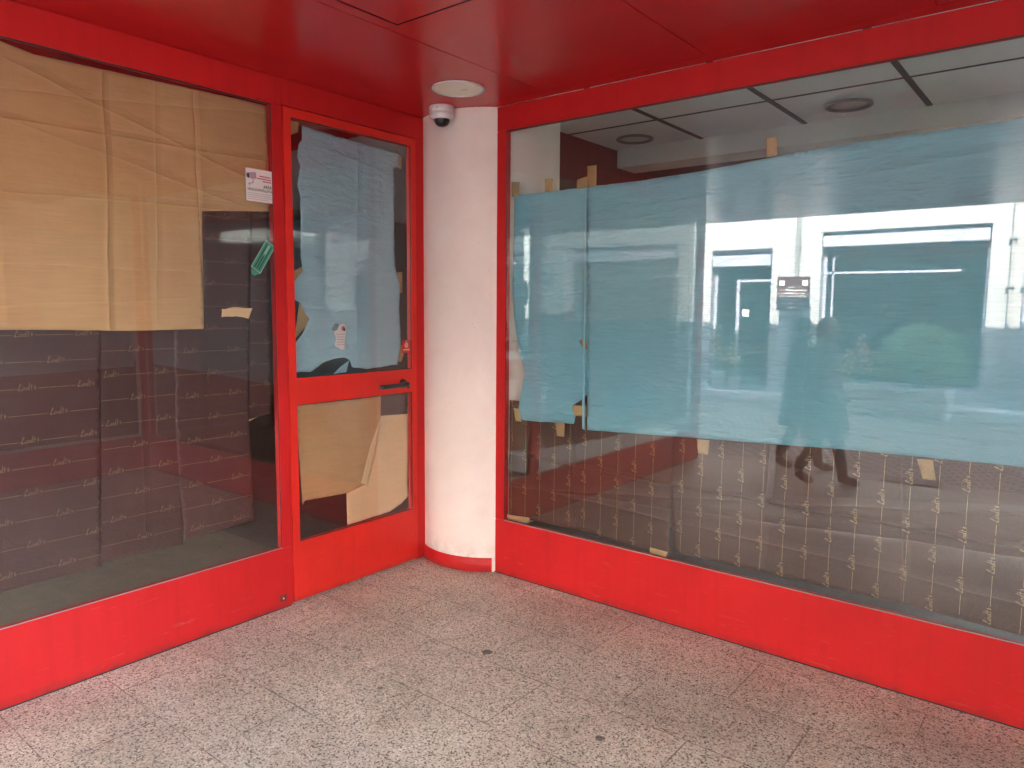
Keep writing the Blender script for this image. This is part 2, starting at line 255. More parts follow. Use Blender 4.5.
def floor_mat():
    m, n, l, b = new_mat('terrazzo_paving'); p = geo_pos(n)
    v = N(n, 'ShaderNodeTexVoronoi'); v.inputs['Scale'].default_value = 190; l.new(p, v.inputs['Vector'])
    sc = N(n, 'ShaderNodeSeparateColor'); l.new(v.outputs['Color'], sc.inputs[0])
    r = ramp(n, [(0, (.09, .085, .075)), (.09, (.20, .185, .16)), (.17, (.44, .42, .36)), (.45, (.545, .52, .45)), (.75, (.625, .60, .525)), (.92, (.745, .73, .66))]); r.color_ramp.interpolation = 'CONSTANT'
    l.new(sc.outputs[0], r.inputs[0])
    v2 = N(n, 'ShaderNodeTexVoronoi'); v2.inputs['Scale'].default_value = 120; l.new(p, v2.inputs['Vector']); s2 = N(n, 'ShaderNodeSeparateColor'); l.new(v2.outputs['Color'], s2.inputs[0])
    dk = math_(n, l, 'MULTIPLY', math_(n, l, 'LESS_THAN', s2.outputs[1], .10), math_(n, l, 'LESS_THAN', v2.outputs['Distance'], .33))
    o = mixc(n, l, math_(n, l, 'MULTIPLY', dk, .8), r.outputs[0], (.06, .045, .04))
    # tile joints
    sx = N(n, 'ShaderNodeSeparateXYZ'); l.new(p, sx.inputs[0])
    def grid(c, step, off, wd):
        a = math_(n, l, 'ADD', c, off+100*step); f = math_(n, l, 'FRACT', math_(n, l, 'DIVIDE', a, step)); e = math_(n, l, 'ABSOLUTE', math_(n, l, 'SUBTRACT', f, .5))
        return math_(n, l, 'GREATER_THAN', e, .5-wd/step)
    row = math_(n, l, 'FLOOR', math_(n, l, 'DIVIDE', math_(n, l, 'ADD', sx.outputs[1], 37.5+.11), .375))
    sh = math_(n, l, 'MULTIPLY', math_(n, l, 'MODULO', row, 2.0), .32)
    jx = grid(math_(n, l, 'ADD', sx.outputs[0], sh), .64, -.525, .0024); jy = grid(sx.outputs[1], .375, .11, .0024)
    j = math_(n, l, 'MAXIMUM', jx, jy)
    jn = noise_tex(n, l, 4, 5, .7, 0, p); jr = ramp(n, [(.38, (.15,)*3), (.60, (.85,)*3)]); l.new(jn.outputs[0], jr.inputs[0])
    o = mixc(n, l, math_(n, l, 'MULTIPLY', j, jr.outputs[0]), o, (.09, .07, .06))
    # per tile tone
    cb = N(n, 'ShaderNodeCombineXYZ'); l.new(math_(n, l, 'FLOOR', math_(n, l, 'DIVIDE', math_(n, l, 'ADD', math_(n, l, 'ADD', sx.outputs[0], sh), 64-.525), .64)), cb.inputs[0]); l.new(row, cb.inputs[1])
    wn = N(n, 'ShaderNodeTexWhiteNoise'); l.new(cb.outputs[0], wn.inputs['Vector']); wr = ramp(n, [(0, (.92, .92, .92)), (1, (1.06, 1.05, 1.04))]); l.new(wn.outputs['Value'], wr.inputs[0])
    o = mixc(n, l, 1.0, o, wr.outputs[0], 'MULTIPLY')
    # grime patches and chewing-gum spots
    g = noise_tex(n, l, 1.7, 8, .7, .6, p); gr = ramp(n, [(.35, (.74, .71, .68)), (.65, (1.04, 1.03, 1.02))]); l.new(g.outputs[0], gr.inputs[0]); o = mixc(n, l, 1.0, o, gr.outputs[0], 'MULTIPLY')
    for (x, y, rad, dark) in ((1.124, -.798, .022, .85), (1.873, -1.043, .016, .8), (.991, -1.314, .012, .7), (1.70, -.62, .012, .6), (.60, -1.17, .02, .4), (1.995, -.786, .02, .2), (.12, -1.0, .03, .2), (.6, -.9, .015, .2), (1.45, -1.15, .012, .4), (2.2, -.35, .010, .5), (.9, -2.0, .009, .6), (1.6, -1.6, .008, .6)):
        c = N(n, 'ShaderNodeCombineXYZ'); c.inputs[0].default_value = x; c.inputs[1].default_value = y
        dd = N(n, 'ShaderNodeVectorMath', operation='DISTANCE'); l.new(p, dd.inputs[0]); l.new(c.outputs[0], dd.inputs[1])
        wob = math_(n, l, 'MULTIPLY', math_(n, l, 'SUBTRACT', noise_tex(n, l, 60, 2, .5, 0, p).outputs[0], .5), rad*1.1)
        k = math_(n, l, 'LESS_THAN', math_(n, l, 'ADD', dd.outputs['Value'], wob), rad); o = mixc(n, l, math_(n, l, 'MULTIPLY', k, dark), o, (.03, .025, .022))
    l.new(o, b.inputs['Base Color'])
    mr = N(n, 'ShaderNodeMapRange'); mr.inputs[3].default_value = .38; mr.inputs[4].default_value = .62; l.new(g.outputs[0], mr.inputs[0]); l.new(mr.outputs[0], b.inputs['Roughness'])
    bp = N(n, 'ShaderNodeBump'); bp.inputs['Strength'].default_value = .15; bp.inputs['Distance'].default_value = .003; l.new(sc.outputs[1], bp.inputs['Height']); l.new(bp.outputs[0], b.inputs['Normal'])
    return m
M['terrazzo'] = floor_mat()
def cobble_mat():
    m, n, l, b = new_mat('grey_setts_in_arcs'); p = geo_pos(n); sx = N(n, 'ShaderNodeSeparateXYZ'); l.new(p, sx.inputs[0])
    a = math_(n, l, 'ABSOLUTE', math_(n, l, 'SINE', math_(n, l, 'MULTIPLY', sx.outputs[0], pi/1.3)))
    y2 = math_(n, l, 'ADD', sx.outputs[1], math_(n, l, 'MULTIPLY', a, .42)); cb = N(n, 'ShaderNodeCombineXYZ'); l.new(sx.outputs[0], cb.inputs[0]); l.new(y2, cb.inputs[1])
    br = N(n, 'ShaderNodeTexBrick'); br.inputs['Scale'].default_value = 1; br.inputs['Brick Width'].default_value = .11; br.inputs['Row Height'].default_value = .10; br.inputs['Mortar Size'].default_value = .020; br.inputs['Mortar Smooth'].default_value = .4
    br.inputs['Color1'].default_value = (.33, .255, .205, 1); br.inputs['Color2'].default_value = (.50, .41, .34, 1); br.inputs['Mortar'].default_value = (.04, .03, .025, 1); l.new(cb.outputs[0], br.inputs['Vector'])
    g = noise_tex(n, l, 1.5, 7, .65, 0, p); gr = ramp(n, [(.3, (.75,)*3), (.7, (1.1,)*3)]); l.new(g.outputs[0], gr.inputs[0])
    l.new(mixc(n, l, 1.0, br.outputs['Color'], gr.outputs[0], 'MULTIPLY'), b.inputs['Base Color']); b.inputs['Roughness'].default_value = .6
    bp = N(n, 'ShaderNodeBump'); bp.inputs['Strength'].default_value = .5; bp.inputs['Distance'].default_value = .015; bp.invert = True; l.new(br.outputs['Fac'], bp.inputs['Height']); l.new(bp.outputs[0], b.inputs['Normal'])
    return m
M['cobble'] = cobble_mat()
M['band'] = paint('smooth_stone_band', (.36, .29, .25), .5, .12, 4, .1, 60)
M['pavement'] = paint('pavement_slabs', (.36, .34, .31), .7, .15, 2, .1, 60)
M['kerb'] = paint('pale_kerb_stone', (.6, .57, .53), .7, .1, 5, .1, 60)

# ------------------------------------------------------------------ mesh builder
class MB:
    def __init__(s): s.v = []; s.f = []; s.mi = []; s.sm = []
    def add(s, vs, fs, mi=0, smooth=False):
        o = len(s.v); s.v += [tuple(v) for v in vs]
        for f in fs: s.f.append(tuple(o+i for i in f)); s.mi.append(mi); s.sm.append(smooth)
        return s
    def box(s, x0, x1, y0, y1, z0, z1, mi=0):
        x0, x1 = sorted((x0, x1)); y0, y1 = sorted((y0, y1)); z0, z1 = sorted((z0, z1))
        return s.add([(x0, y0, z0), (x1, y0, z0), (x1, y1, z0), (x0, y1, z0), (x0, y0, z1), (x1, y0, z1), (x1, y1, z1), (x0, y1, z1)],
                     [(3, 2, 1, 0), (4, 5, 6, 7), (0, 1, 5, 4), (1, 2, 6, 5), (2, 3, 7, 6), (3, 0, 4, 7)], mi)
    def lathe(s, prof, c=(0, 0, 0), n=32, mi=0, smooth=True, a0=0, a1=2*pi, axis='z'):
        full = abs(a1-a0-2*pi) < 1e-6; k = n if full else n+1; vs = []
        for r, z in prof:
            for i in range(k):
                a = a0+(a1-a0)*i/n; p = (r*cos(a), r*sin(a), z)
                if axis == 'x': p = (p[2], p[0], p[1])
                if axis == 'y': p = (p[0], p[2], p[1])
                vs.append((c[0]+p[0], c[1]+p[1], c[2]+p[2]))
        fs = []
        for j in range(len(prof)-1):
            for i in range(n if not full else n):
                i2 = (i+1) % k if full else i+1
                fs.append((j*k+i, j*k+i2, (j+1)*k+i2, (j+1)*k+i))
        return s.add(vs, fs, mi, smooth)
    def tube(s, pts, rad, n=10, mi=0, cap=True):
        pts = [Vector(p) for p in pts]; vs = []; fs = []; up = Vector((0, 0, 1))
        for i, p in enumerate(pts):
            t = (pts[min(i+1, len(pts)-1)]-pts[max(i-1, 0)]).normalized(); a = t.cross(up)
            if a.length < 1e-3: a = t.cross(Vector((1, 0, 0)))
            a.normalize(); b = t.cross(a); r = rad[i] if isinstance(rad, (list, tuple)) else rad
            for k in range(n): vs.append(p+a*r*cos(2*pi*k/n)+b*r*sin(2*pi*k/n))
        for i in range(len(pts)-1):
            for k in range(n): fs.append((i*n+k, i*n+(k+1) % n, (i+1)*n+(k+1) % n, (i+1)*n+k))
        s.add(vs, fs, mi, True)
        if cap: s.add(vs[:n], [tuple(range(n))[::-1]], mi); s.add(vs[-n:], [tuple(range(n))], mi)
        return s
    def build(s, name, mats, parent=None, bevel=0, loc=None):
        if not isinstance(mats, (list, tuple)): mats = [mats]
        off = Vector((0, 0, 0)); q = parent
        while q is not None: off += q.location; q = q.parent
        me = bpy.data.meshes.new(name); me.from_pydata([tuple(Vector(v)-off) for v in s.v], [], s.f); me.update()
        for m in mats: me.materials.append(M[m] if isinstance(m, str) else m)
        me.polygons.foreach_set('material_index', s.mi); me.polygons.foreach_set('use_smooth', s.sm)
        bm = bmesh.new(); bm.from_mesh(me); bmesh.ops.recalc_face_normals(bm, faces=bm.faces)
        if bevel:
            es = [e for e in bm.edges if len(e.link_faces) == 2 and e.calc_face_angle(0) > .6]
            bmesh.ops.bevel(bm, geom=es, offset=bevel, segments=2, affect='EDGES', clamp_overlap=True)
        bm.to_mesh(me); bm.free()
        o = bpy.data.objects.new(name, me); scene.collection.objects.link(o)
        if parent is not None: o.parent = parent
        if loc: o.location = loc
        return o
def tag(o, label=None, cat=None, group=None, kind=None):
    if label: o['label'] = label
    if cat: o['category'] = cat
    if group: o['group'] = group
    if kind: o['kind'] = kind
    return o
def thing(name, label, cat, group=None, loc=(0, 0, 0)):
    o = bpy.data.objects.new(name, None); scene.collection.objects.link(o); o.empty_display_size = .1
    o.location = loc
    return tag(o, label, cat, group)
def B(*a, mi=0): return MB().box(*a, mi=mi)
# ------------------------------------------------------------------ ground
tag(B(-60, 60, -60, 40, -.30, -.02).build('ground', 'pavement'), kind='structure')
tag(B(-12, 6.3, -3.98, .0, -.02, 0).build('alcove_floor', 'terrazzo'), kind='structure')
tag(B(-12, 6.3, -4.24, -3.985, -.02, .003).build('stone_band', 'band'), kind='structure')
tag(B(-40, 40, -9.28, -4.245, -.02, .0).build('street', 'cobble'), kind='structure')
tag(B(6.305, 40, -4.24, -2.06, -.02, .0).build('street', 'cobble'), kind='structure')
kb = MB()
for i in range(-22, 23): kb.box(i*.9+.004, i*.9+.896, -9.42, -9.285, -.02, .10)
tag(kb.build('kerb', 'kerb', bevel=.008), kind='structure')
tag(B(-40, 40, -9.9, -9.425, -.02, .09).build('pavement', 'pavement'), kind='structure')
g = thing('drain_grate', 'dark slotted iron drain grate in the stone band at the street edge', 'drain', loc=(1.95, -4.1, .003))
mb = MB()
for k in range(7): mb.box(1.74+k*.065, 1.775+k*.065, -4.17, -4.03, .004, .012)
mb.box(1.72, 2.2, -4.20, -4.17, .004, .013); mb.box(1.72, 2.2, -4.03, -4.0, .004, .013); mb.build('grate_bars', 'iron', g)
B(1.72, 2.2, -4.20, -4.0, .0032, .005).build('frame', 'black', g)

# ------------------------------------------------------------------ red soffit over the alcove
H = 2.65
cb = MB(); xs = [-6.0]+[.88+.88*k for k in range(-7, 15)]; xs = [.88*k for k in range(-9, 8)]
gap = .0022
for i in range(len(xs)-1):
    x0, x1 = xs[i]+gap, xs[i+1]-gap
    ys = [-5.9, -4.5, -2.9, -1.155, -.075] if .8 < xs[i] < 1.7 else [-5.9, -4.5, -2.4, -.075]
    for j in range(len(ys)-1): cb.box(x0, x1, ys[j]+gap, ys[j+1]-gap, H, H+.03)
cb.box(-7.9, 6.16, -.075+gap, -.001, H, H+.03)
c = cb.build('ceiling', 'ceiling'); tag(c, kind='structure')
B(-7.92, 6.16, -5.9, .0, H+.031, H+.06).build('ceiling_joint', 'joint', c)
t = thing('ceiling_hatch', 'flush red square access hatch with dark seam in the alcove ceiling', 'hatch', loc=(1.5, -1.7, H))
mb = MB(); a, b_, c_, d_ = .96, 2.1, -2.2, -1.16
mb.box(a, b_, c_, d_, H-.006, H-.0005); mb.build('panel', 'ceiling', t, bevel=.0015)
mb = MB(); e = .015; mb.box(a-e, b_+e, c_-e, d_+e, H-.0022, H-.0008); mb.build('seam', 'joint', t)

# round column between the door and the right window
CX, CY, CR = .2, .297, .425
col = MB(); n = 96
col.lathe([(CR, 0), (CR, .4), (CR, 1.0), (CR, 1.6), (CR, 2.2), (CR, 2.799)], (CX, CY, 0), 96)
column = col.build('round_column', 'column'); tag(column, 'round white painted column between the red glass door and the right window', 'column')
sk = MB(); R2 = CR+.006
a0 = math.atan2(-.07-CY, 0-CX)-.0; a1 = math.atan2(.0-CY, .476-CX)
sk.lathe([(R2, .0), (R2+.001, .002), (R2+.001, .080), (R2-.004, .083), (CR, .083)], (CX, CY, 0), 40, a0=a0, a1=a1)
sk.build('skirting', 'red', column)

t = thing('ceiling_lamp', 'round cream unlit recessed lamp in the red alcove ceiling above the column', 'ceiling lamp', loc=(.57, -.39, H))
MB().lathe([(.132, H-.001), (.134, H-.006), (.128, H-.010), (.122, H-.008), (.121, H-.004)], (.57, -.39, 0), 48).build('trim_ring', 'white_plastic', t)
MB().lathe([(.1215, H-.005), (.08, H-.007), (.0001, H-.008)], (.57, -.39, 0), 48).build('lamp_cover', 'lamp_glass', t)
t = thing('dome_camera', 'small white dome security camera with dark lens hanging from the red ceiling beside the column', 'security camera', loc=(.262, -.19, H))
c0 = (.262, -.19, 0)
MB().lathe([(.0001, H-.001), (.068, H-.001), (.070, H-.004), (.070, H-.034), (.0685, H-.036), (.0685, H-.038), (.070, H-.040), (.069, H-.055), (.060, H-.066), (.048, H-.071), (.044, H-.070)], c0, 48).build('housing', 'white_plastic', t)
MB().lathe([(.044, H-.0695), (.041, H-.084), (.032, H-.098), (.018, H-.106), (.0001, H-.108)], c0, 32).build('lens_dome', 'black', t)
MB().box(.283, .293, -.2575, -.254, H-.022, H-.017).build('screw_slot', 'grey_plastic', t)

# ------------------------------------------------------------------ shop windows of our own building
def window(name, label, axis, plane, front, u0, u1, z0, z1, posts, uo0, uo1, group=None, sub=None):
    """axis 'x': the window lies in the plane x=plane and faces front (+1/-1); u runs along the wall; glass u0..u1, whole uo0..uo1"""
    def bx(ua, ub, d0, d1, za, zb, mb=None):
        mb = mb or MB(); a, b = plane-front*d0, plane-front*d1
        return mb.box(a, b, ua, ub, za, zb) if axis == 'x' else mb.box(ua, ub, a, b, za, zb)
    t = thing(name, label, 'shop window', group, ((plane, (uo0+uo1)/2, 0) if axis == 'x' else ((uo0+uo1)/2, plane, 0)))
    bx(uo0, uo1, 0, .04, .002, z0-.002).build('base_panel', 'red', t, bevel=.002)
    bx(uo0, uo1, 0, .04, z1+.002, H-.002).build('header', 'red', t, bevel=.002)
    for (a, b) in posts: bx(a, b, .0, .04, z0-.001, z1+.001).build('post', 'red', t, bevel=.002)
    bx(u0-.001, u1+.001, .006, .014, z0-.001, z1+.001).build('glass_pane', 'glass', t)
    mb = MB(); e = .003
    bx(u0, u1, .002, .0055, z0-.001, z0+e, mb); bx(u0, u1, .002, .0055, z1-e, z1+.001, mb)
    bx(u0, u0+e, .002, .0055, z0+e, z1-e, mb); bx(u1-e, u1, .002, .0055, z0+e, z1-e, mb)
    mb.build('gasket', 'gasket', t)
    bx(u0, u1, .0008, .0018, z0-.001, z0+.0022).build('sill_bead', 'alu', t)
    return t
ZG0, ZG1 = .318, 2.514
lw = window('shop_window', 'large red framed shop window left of the door, covered with kraft and brown paper', 'x', 0, 1, -3.75, -1.095, ZG0, ZG1, [(-3.9, -3.75), (-1.095, -1.036)], -3.9, -1.036)
rw = window('shop_window', 'wide red framed shop window right of the column, covered with light blue paper', 'y', 0, -1, .568, 3.70, ZG0+.005, ZG1, [(.494, .568), (3.70, 3.75)], .494, 3.75)
sw = window('shop_window', 'red framed side window facing the door, seen only as a reflection in the left pane', 'x', 3.75, -1, -1.95, -.06, ZG0, ZG1, [(-2.05, -1.95), (-.06, -.001)], -2.05, -.0005)
window('shop_window', 'street front window left of the alcove, outside the picture', 'y', -3.9, -1, -5.0, -.06, ZG0, ZG1, [(-5.1, -5.0), (-.06, -.0405)], -5.1, -.0405)
window('shop_window', 'street front window right of the alcove, outside the picture', 'y', -2.05, -1, 3.86, 6.0, ZG0, ZG1, [(3.791, 3.86), (6.0, 6.1)], 3.791, 6.1)
MB().tube([(.4885, -.004, .0), (.4885, -.004, .084)], .006, 8).build('mastic_bead', 'ink_white', rw)
tag(MB().box(.0, .005, -3.9, -1.0, .0002, .0045).build('floor_seam', 'gasket', lw)) if 0 else MB().box(.0003, .005, -3.9, -1.05, .0002, .0045).build('floor_seam', 'gasket', lw)
MB().box(.5, 3.745, -.005, -.0003, .0002, .0045).build('floor_seam', 'gasket', rw)
# lock plate low on the left window base
lp = MB().box(.0, .0035, -1.118, -1.078, .036, .072).build('lock_plate', 'rust', lw, bevel=.001)
MB().lathe([(.0001, .0075), (.0035, .0065), (.0045, .0034)], (0, -1.098, .052), 12, axis='x').build('screw', 'screw', lp)

# ------------------------------------------------------------------ glass door
t = thing('door_frame', 'fixed red frame around the glass door, against the column', 'door frame', loc=(0, -.1, 0))
B(-.04, .0, -.142, -.072, .001, 2.521).build('jamb', 'red', t, bevel=.002)
B(-.04, .0, -1.0345, -.072, 2.523, H-.002).build('lintel', 'red', t, bevel=.002)
B(-.045, -.02, -1.034, -.144, .0, .010).build('threshold', 'alu', t)
d = thing('glass_door', 'red framed two-pane glass door with black lever handle, left of the round column', 'door', loc=(0, -.59, 0))
y0, y1 = -1.0325, -.1455; g0, g1 = -.990, -.181; X0, X1 = -.036, .005
mb = MB()
mb.box(X0, X1, y0, g0, .013, 2.517); mb.box(X0, X1, g1, y1, .013, 2.517)
B_ = [(.013, .325), (1.045, 1.182), (2.474, 2.517)]
for za, zb in B_: mb.box(X0, X1-.0004, g0, g1, za, zb)
leaf = mb.build('door_leaf', 'red_door', d)
for za, zb in ((.325, 1.045), (1.182, 2.474)):
    B(-.014, -.006, g0-.001, g1+.001, za-.001, zb+.001).build('glass_pane', 'glass', d)
    mb = MB(); e = .0035
    for q in ((g0, g1, za, za+e), (g0, g1, zb-e, zb), (g0, g0+e, za+e, zb-e), (g1-e, g1, za+e, zb-e)): mb.box(-.0055, -.001, *q)
    mb.build('gasket', 'gasket', d)
h = MB()
h.lathe([(.0001, .013), (.026, .013), (.028, .005)], (0, -.258, 1.10), 24, axis='x')
h.tube([(.005, -.258, 1.10), (.045, -.258, 1.10), (.058, -.268, 1.100), (.063, -.285, 1.100), (.064, -.36, 1.099), (.064, -.435, 1.098), (.060, -.462, 1.098), (.046, -.474, 1.098)], [.014, .014, .0145, .015, .014, .0135, .013, .011], 14)
h.build('handle', 'black', d)
MB().lathe([(.0001, .009), (.009, .009), (.011, .005)], (0, -.215, 1.078), 16, axis='x').build('keyhole', 'black', d)

# ------------------------------------------------------------------ paper sheets
def P3(side, u, z, d):
    if side == 'L': return (XL+d, u, z)
    return (u, YR-d, z)
XL, YR = -.026, .026
def in_poly(p, poly):
    x, y = p; c = False; j = len(poly)-1
    for i in range(len(poly)):
        xi, yi = poly[i]; xj, yj = poly[j]
        if (yi > y) != (yj > y) and x < (xj-xi)*(y-yi)/(yj-yi)+xi: c = not c
        j = i
    return c
def dense(poly, step, jit, seed):
    out = []; rnd = random.Random(seed)
    for i in range(len(poly)):
        a = Vector(poly[i]); b = Vector(poly[(i+1) % len(poly)]); k = max(1, int((b-a).length/step)); nrm = Vector((-(b-a).y, (b-a).x)).normalized() if (b-a).length else Vector((0, 0))
        for j in range(k):
            q = a.lerp(b, j/k)
            if j: q += nrm*(noise.noise(Vector((q.x*18, q.y*18, seed)))*jit+rnd.uniform(-.2, .2)*jit)
            out.append((q.x, q.y))
    return out
def nz(x, y, s): return noise.noise(Vector((x, y, s)))
def crease(d, wd): return exp(-abs(d)/wd)
def d_kraft(u, z, s):
    us_ = (-3.8, -3.1, -2.9, -2.26, -1.858, -1.462, -1.0); zs_ = (1.3, 1.70, 1.978, 2.237, 2.6)
    def seg(v, ks):
        for i in range(len(ks)-1):
            if v <= ks[i+1] or i == len(ks)-2: return i, min(1, max(0, (v-ks[i])/(ks[i+1]-ks[i])))
    i, a = seg(u, us_); j, b = seg(z, zs_)
    hh = lambda p, q: .010*((((p*7+q*13+s*5) % 11)/11.0)-.5)
    return (hh(i, j)*(1-a)+hh(i+1, j)*a)*(1-b)+(hh(i, j+1)*(1-a)+hh(i+1, j+1)*a)*b+.0016*nz(u*3, z*3, s)
def d_blue(u, z, s):
    return .0028*nz(u*1.6, z*2.2, s)+.0014*nz(u*5, z*11, s+1)+.0009*nz(u*16, z*22, s+2)+(.0035*crease(z-2.02-.05*sin(u*3), .05)*nz(u*2, 0, s))
def d_brownL(u, z, s):
    return .002*nz(u*3, z*2, s)+.0028*crease((u % .42)-.21, .012)+.0008*nz(u*12, z*12, s)
def d_brownR(u, z, s):
    zc = .688+.02*nz(u*2.2, 0, 5)
    return .0024*nz(u*2.2, z*3, s)+.0075*crease(z-zc, .014)+.0022*crease(z-zc+.10+.05*nz(u*2, 3, 1), .02)+.0012*nz(u*7, z*7, s)+.003*max(0, .5-z)*nz(u*3.5, 1, s)/.2
def d_flat(u, z, s): return .0008*nz(u*8, z*8, s)
def d_door(u, z, s):
    return .002*nz(u*3, z*3, s)+.004*crease(u+.56, .03)*(.6+z*.1)+.0015*nz(u*9, z*4, s)
# script logotype and rule, printed in gold
GL = [[(.0, .14), (.03, .20), (.14, .10), (.10, .02), (.02, .06)], [(.06, .08), (.12, .4), (.17, .72), (.23, .74), (.22, .58), (.12, .38)], [(.14, .10), (.22, .04), (.30, .08)],
      [(.30, .34), (.28, .10), (.34, .06), (.38, .16)], [(.33, .50), (.35, .54)], [(.40, .34), (.38, .06)], [(.39, .2), (.46, .34), (.50, .28), (.48, .08), (.54, .06)],
      [(.67, .28), (.60, .33), (.55, .2), (.58, .06), (.65, .12), (.74, .80)], [(.67, .32), (.68, .08), (.74, .08)], [(.84, .68), (.79, .12), (.86, .06)], [(.74, .40), (.92, .44)],
      [(1.02, .10), (1.08, .26), (1.02, .44), (.97, .26), (1.02, .10)], [(1.02, .5), (1.02, .56)]]
def sheet(name, side, poly, depth, dfn, mat, label, cat='paper sheet', group=None, step=.022, jit=.0012, seed=1, rows=None, thick=.0005, kids=None, parent=None):
    pl = dense(poly, step, jit, seed); vs = [Vector(p) for p in pl]; n0 = len(pl)
    us = [p[0] for p in pl]; zs = [p[1] for p in pl]; i = 0; z = min(zs)+step/2
    while z < max(zs):
        u = min(us)+step*(.5 if i % 2 else 1)
        while u < max(us):
            if in_poly((u, z), pl) and min((Vector((u, z))-v).length for v in vs[:n0]) > step*.45: vs.append(Vector((u, z)))
            u += step
        z += step*.87; i += 1
    r = delaunay_2d_cdt(vs, [(k, (k+1) % n0) for k in range(n0)], [list(range(n0))], 1, 1e-6)
    V, F = r[0], r[2]
    dd = [dfn(v.x, v.y, seed)-depth for v in V]
    nV = len(V); vv = [P3(side, v.x, v.y, q) for v, q in zip(V, dd)]+[P3(side, v.x, v.y, q-thick) for v, q in zip(V, dd)]
    ff = [tuple(f) for f in F]+[tuple(nV+k for k in reversed(f)) for f in F]
    cnt = {}
    for f in F:
        for k in range(len(f)):
            a, b = f[k], f[(k+1) % len(f)]; cnt[(a, b)] = 1
    for (a, b) in list(cnt):
        if (b, a) not in cnt: ff.append((b, a, nV+a, nV+b))
    mb = MB(); mb.add(vv, ff, 0, True); mats = [mat]
    if rows:
        mats.append('gold' if side == 'R' else 'gold_left'); zr, per, ph, sc, vert = rows; lo_u, hi_u, lo_z, hi_z = min(us), max(us), min(zs), max(zs)
        def rib(p, q, w=.0008):
            a = Vector(p); b = Vector(q); L = (b-a).length
            if L < 1e-5: return
            k = max(1, int(L/.02)); nn = Vector((-(b-a).y, (b-a).x)).normalized()*w
            pts = [a.lerp(b, j/k) for j in range(k+1)]
            if not all(in_poly(x, pl) for x in pts): 
                pts = [x for x in pts if in_poly(x, pl)]
                if len(pts) < 2: return
            ve = []
            for x in pts:
                h = dfn(x.x, x.y, seed)-depth+.0008
                ve += [P3(side, *(x+nn), h), P3(side, *(x-nn), h)]
            mb.add(ve, [(2*j, 2*j+1, 2*j+3, 2*j+2) for j in range(len(pts)-1)], 1)
        for ri, r0 in enumerate(zr):
            a0, a1 = (lo_z, hi_z) if vert else (lo_u, hi_u)
            s0 = a0-per+((ri % 2)*per*.5+ph) % per
            while s0 < a1:
                def T(x, y):
                    y = .2+(y-.2)*.62
                    if vert: return (r0-(y-.2)*sc, s0+x*sc)
                    return (s0+x*sc, r0+(y-.2)*sc)
                for st in GL:
                    for k in range(len(st)-1): rib(T(*st[k]), T(*st[k+1]))
                rib(T(1.2, .2), T(per/sc-.12, .2), .0009)
                s0 += per
    o = mb.build(name, mats, parent)
    if parent is None: tag(o, label, cat, group)
    return o
